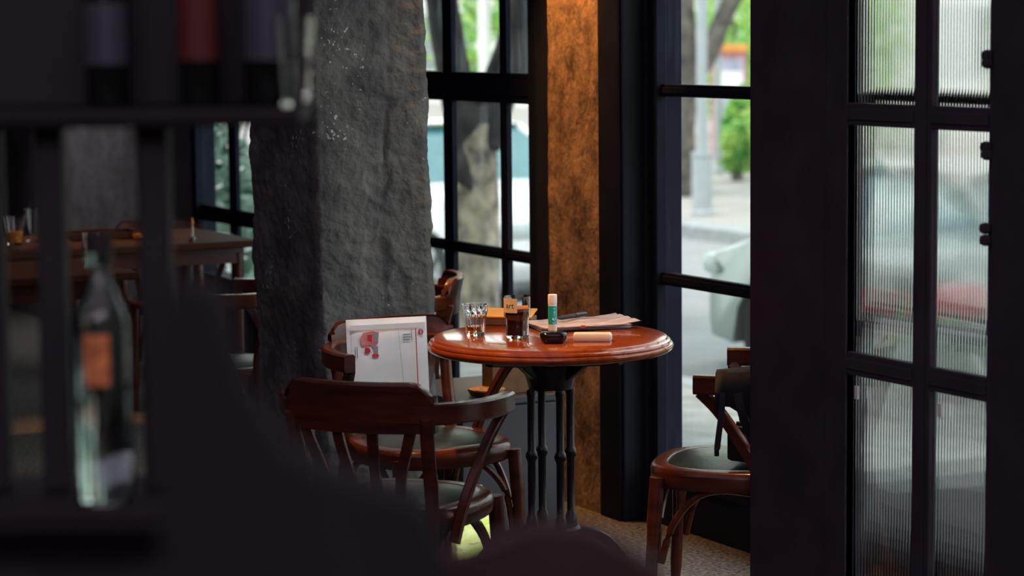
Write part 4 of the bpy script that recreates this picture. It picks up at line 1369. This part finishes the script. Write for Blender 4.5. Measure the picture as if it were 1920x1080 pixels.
# local x is picture-right in metres, y away from the viewer
MB().box((-1.5, 0.0, 0.0), (-0.385, 0.05, 1.00), 0.004).build('lower_panel', M['steel'], PF)
MB().box((-1.5, -0.12, 1.00), (-0.375, 0.10, 1.028), 0.006).build('counter', M['shelf_wood'], PF)
for x0, x1 in ((-0.545, -0.513), (-0.428, -0.392), (-0.655, -0.585)):
    MB().box((x0, 0.0, 1.028), (x1, 0.035, 1.45), 0.004).build('upright', M['blackmatte'], PF)
MB().box((-1.5, -0.06, 1.450), (-0.235, 0.10, 1.470), 0.006).build('shelf', M['shelf_wood'], PF)
MB().box((-1.5, 0.085, 1.470), (-0.235, 0.10, 1.80), 0.003).build('shelf_back', M['blackmatte'], PF)

def pfw(x, y, z):
    c_, s_ = math.cos(R(-28.2)), math.sin(R(-28.2))
    return (PF.location.x + x * c_ - y * s_, PF.location.y + x * s_ + y * c_, z)


def bottle(name, loc, r_, hs, h, glass, label_mat, label, cap, lz=(0.35, 0.85), la=62):
    g = empty(name, loc, R(-28.2), label, 'bottle')
    MB().lathe([(r_ * 0.5, 0.003), (r_ * 0.92, 0.0), (r_, 0.006), (r_, hs), (r_ * 0.85, hs + r_ * 0.5), (r_ * 0.42, hs + r_ * 1.3), (r_ * 0.36, h - 0.02), (r_ * 0.42, h - 0.018), (r_ * 0.42, h), (r_ * 0.2, h)], 28).build('bottle', glass, g, True, 40)
    A = [R(-90 - la) + R(2 * la) * k / 10 for k in range(11)]
    b = MB()
    b.grid([[Vector((rr * math.cos(a), rr * math.sin(a), z)) for a in A] for rr, z in ((r_ + 0.0004, hs * lz[0]), (r_ + 0.0004, hs * lz[1]), (r_ + 0.001, hs * lz[1]), (r_ + 0.001, hs * lz[0]))], closed_v=True)
    b.build('label', label_mat, g, True)
    MB().lathe([(r_ * 0.25, h - 0.005), (r_ * 0.46, h - 0.004), (r_ * 0.46, h + 0.018), (r_ * 0.2, h + 0.02)], 16).build('cap', cap, g, True, 40)
    return g


M['stool_cloth'] = mat('black_cloth', (0.016, 0.014, 0.015), rough=0.9, spec=0.1)
M['stool_wood'] = mat('dark_red_wood', (0.032, 0.017, 0.016), rough=0.6, spec=0.2)
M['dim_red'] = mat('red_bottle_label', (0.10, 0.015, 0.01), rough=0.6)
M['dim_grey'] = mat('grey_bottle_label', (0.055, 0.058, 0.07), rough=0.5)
M['orange_lab'] = mat('orange_bottle_label', (0.65, 0.22, 0.07), rough=0.5, scale=60, var=0.4)
bottle('liquor_bottle', pfw(-0.463, -0.06, 1.029), 0.034, 0.205, 0.285, M['bottleglass'], M['orange_lab'], 'clear glass bottle with an orange label standing between the two slim uprights', M['blackmatte'], (0.66, 0.94), 24)
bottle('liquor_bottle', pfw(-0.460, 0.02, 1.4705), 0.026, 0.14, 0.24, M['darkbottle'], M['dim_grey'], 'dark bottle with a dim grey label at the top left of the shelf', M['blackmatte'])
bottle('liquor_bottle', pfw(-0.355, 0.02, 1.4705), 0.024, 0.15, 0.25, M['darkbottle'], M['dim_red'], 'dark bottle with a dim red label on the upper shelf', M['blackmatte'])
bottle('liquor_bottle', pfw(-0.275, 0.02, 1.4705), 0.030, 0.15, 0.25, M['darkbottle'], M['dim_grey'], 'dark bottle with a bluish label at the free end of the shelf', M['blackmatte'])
tumbler('wine_tumbler', pfw(-0.242, -0.02, 1.4705), 0.016, 0.022, 0.10, 'small clear glass at the very end of the bottle shelf')

# ------------------------------------------------------------------ near dark seats at the bottom (far out of focus)
def contour_back(name, base, pts, thick, m, label, cat, seatz, sx0, sx1, sd=0.32):
    """upholstered high back whose outline is pts (x, z) in its own upright plane, with seat and legs"""
    g = empty(name, (base[0], base[1], 0), R(-28.2), label, cat)
    b = MB()
    n = len(pts)
    layers = [(0.90, 0.0), (1.0, thick * 0.22), (1.0, thick * 0.78), (0.90, thick)]
    cx = sum(p[0] for p in pts) / n
    cz = sum(p[1] for p in pts) / n
    rows = [[Vector((cx + (x - cx) * (1 - (1 - k) * 0.12), y, cz + (z - cz) * (1 - (1 - k) * 0.12))) for x, z in pts] for k, y in layers]
    vs = b.grid(rows, closed_u=True)
    b.cap(list(reversed(vs[0])))
    b.cap(vs[-1])
    b.build('backrest', m, g, True, 60)
    MB().box((sx0, thick * 0.8, seatz - 0.10), (sx1, thick + sd, seatz), 0.03, 3).build('seat', m, g, True)
    for x in (sx0 + 0.03, sx1 - 0.03):
        for y in (thick * 0.6, thick + sd - 0.04):
            MB().tube([(x, y, 0), (x, y, seatz - 0.08)], [0.014, 0.02], 10).build('leg', M['wood_dark'], g, True)
    return g


def pix(x, y, d):
    """point on the vertical plane at distance d ahead: (local x, z)"""
    v = fw + rt * ((x - 960) / 4533) + up * ((540 - y) / 4533)
    q = EYE + v * d
    return q.dot(Vector((0.8813, -0.4726, 0))), q.z


def shape(px, d):
    out = []
    for x, y in px:
        out.append(pix(x, y, d))
    return out



# outlines measured once, in metres (picture-right offset, height)
o1 = [(-0.152, 1.425), (-0.147, 1.415), (-0.141, 1.376), (-0.121, 1.344), (-0.094, 1.328), (-0.062, 1.318), (-0.046, 1.308), (-0.037, 1.288), (-0.034, 1.24), (-0.034, 0.80), (-0.19, 0.80), (-0.182, 1.36), (-0.178, 1.42), (-0.168, 1.432)]
contour_back('high_stool', (0.4726 * 1.22, 0.8813 * 1.22), o1, 0.05, M['stool_cloth'], 'big dark blurred stool back with a narrow top, nearest the viewer', 'stool', 0.84, -0.19, -0.04, 0.17)
o2 = [(-0.03, 1.235), (0.012, 1.252), (0.045, 1.250), (0.070, 1.236), (0.088, 1.226), (0.105, 1.19), (0.112, 1.10), (0.112, 0.84), (-0.18, 0.84), (-0.18, 1.15), (-0.12, 1.22)]
contour_back('high_stool', (0.4726 * 1.46, 0.8813 * 1.46), o2, 0.03, M['stool_wood'], 'low red-brown blurred stool back at the bottom centre', 'stool', 0.80, -0.17, 0.10)

# ------------------------------------------------------------------ straps over chair 3
b = MB()
rows = []
for i in range(9):
    a = 0.065 + 0.15 * i / 8
    rows.append([Vector(sp(a, 0.615 + 0.012 * math.sin(i * 1.1), 0.030)), Vector(sp(a, 0.66, 0.028 + 0.004 * math.sin(i))), Vector(sp(a, 0.706 + 0.004 * math.sin(i * 1.7), 0.014)), Vector(sp(a, 0.712 + 0.018 * i / 8, -0.010)), Vector(sp(a, 0.695, -0.034)), Vector(sp(a, 0.64, -0.036))])
b.grid(rows)
bmesh.ops.solidify(b.b, geom=b.b.faces[:], thickness=0.004)
b.build('cloth', M['blackmatte'], sb, True, 80)
ribbon([sp(0.085, 0.66, 0.034), sp(0.083, 0.61, 0.036), sp(0.076, 0.555, 0.036), sp(0.072, 0.52, 0.036)], 0.0075, 0.002, tw=(0.655, 0.755, 0)).build('strap', M['blackmatte'], sb, True)
MB().box((-0.006, -0.003, 0), (0.006, 0.003, 0.022), 0.002).xform(Matrix.Translation(sp(0.071, 0.502, 0.036)) @ Matrix.Rotation(R(-28), 4, 'Z')).build('strap_end', M['black'], sb)
ribbon([sp(0.122, 0.66, 0.034), sp(0.134, 0.61, 0.034), sp(0.150, 0.555, 0.010), sp(0.165, 0.505, -0.04)], 0.011, 0.002, tw=(0.655, 0.755, 0)).build('strap', M['blackmatte'], sb, True)
ribbon([sp(0.210, 0.65, 0.034), sp(0.195, 0.60, 0.030), sp(0.180, 0.55, 0.0), sp(0.172, 0.50, -0.04)], 0.011, 0.002, tw=(0.655, 0.755, 0)).build('strap', M['blackmatte'], sb, True)
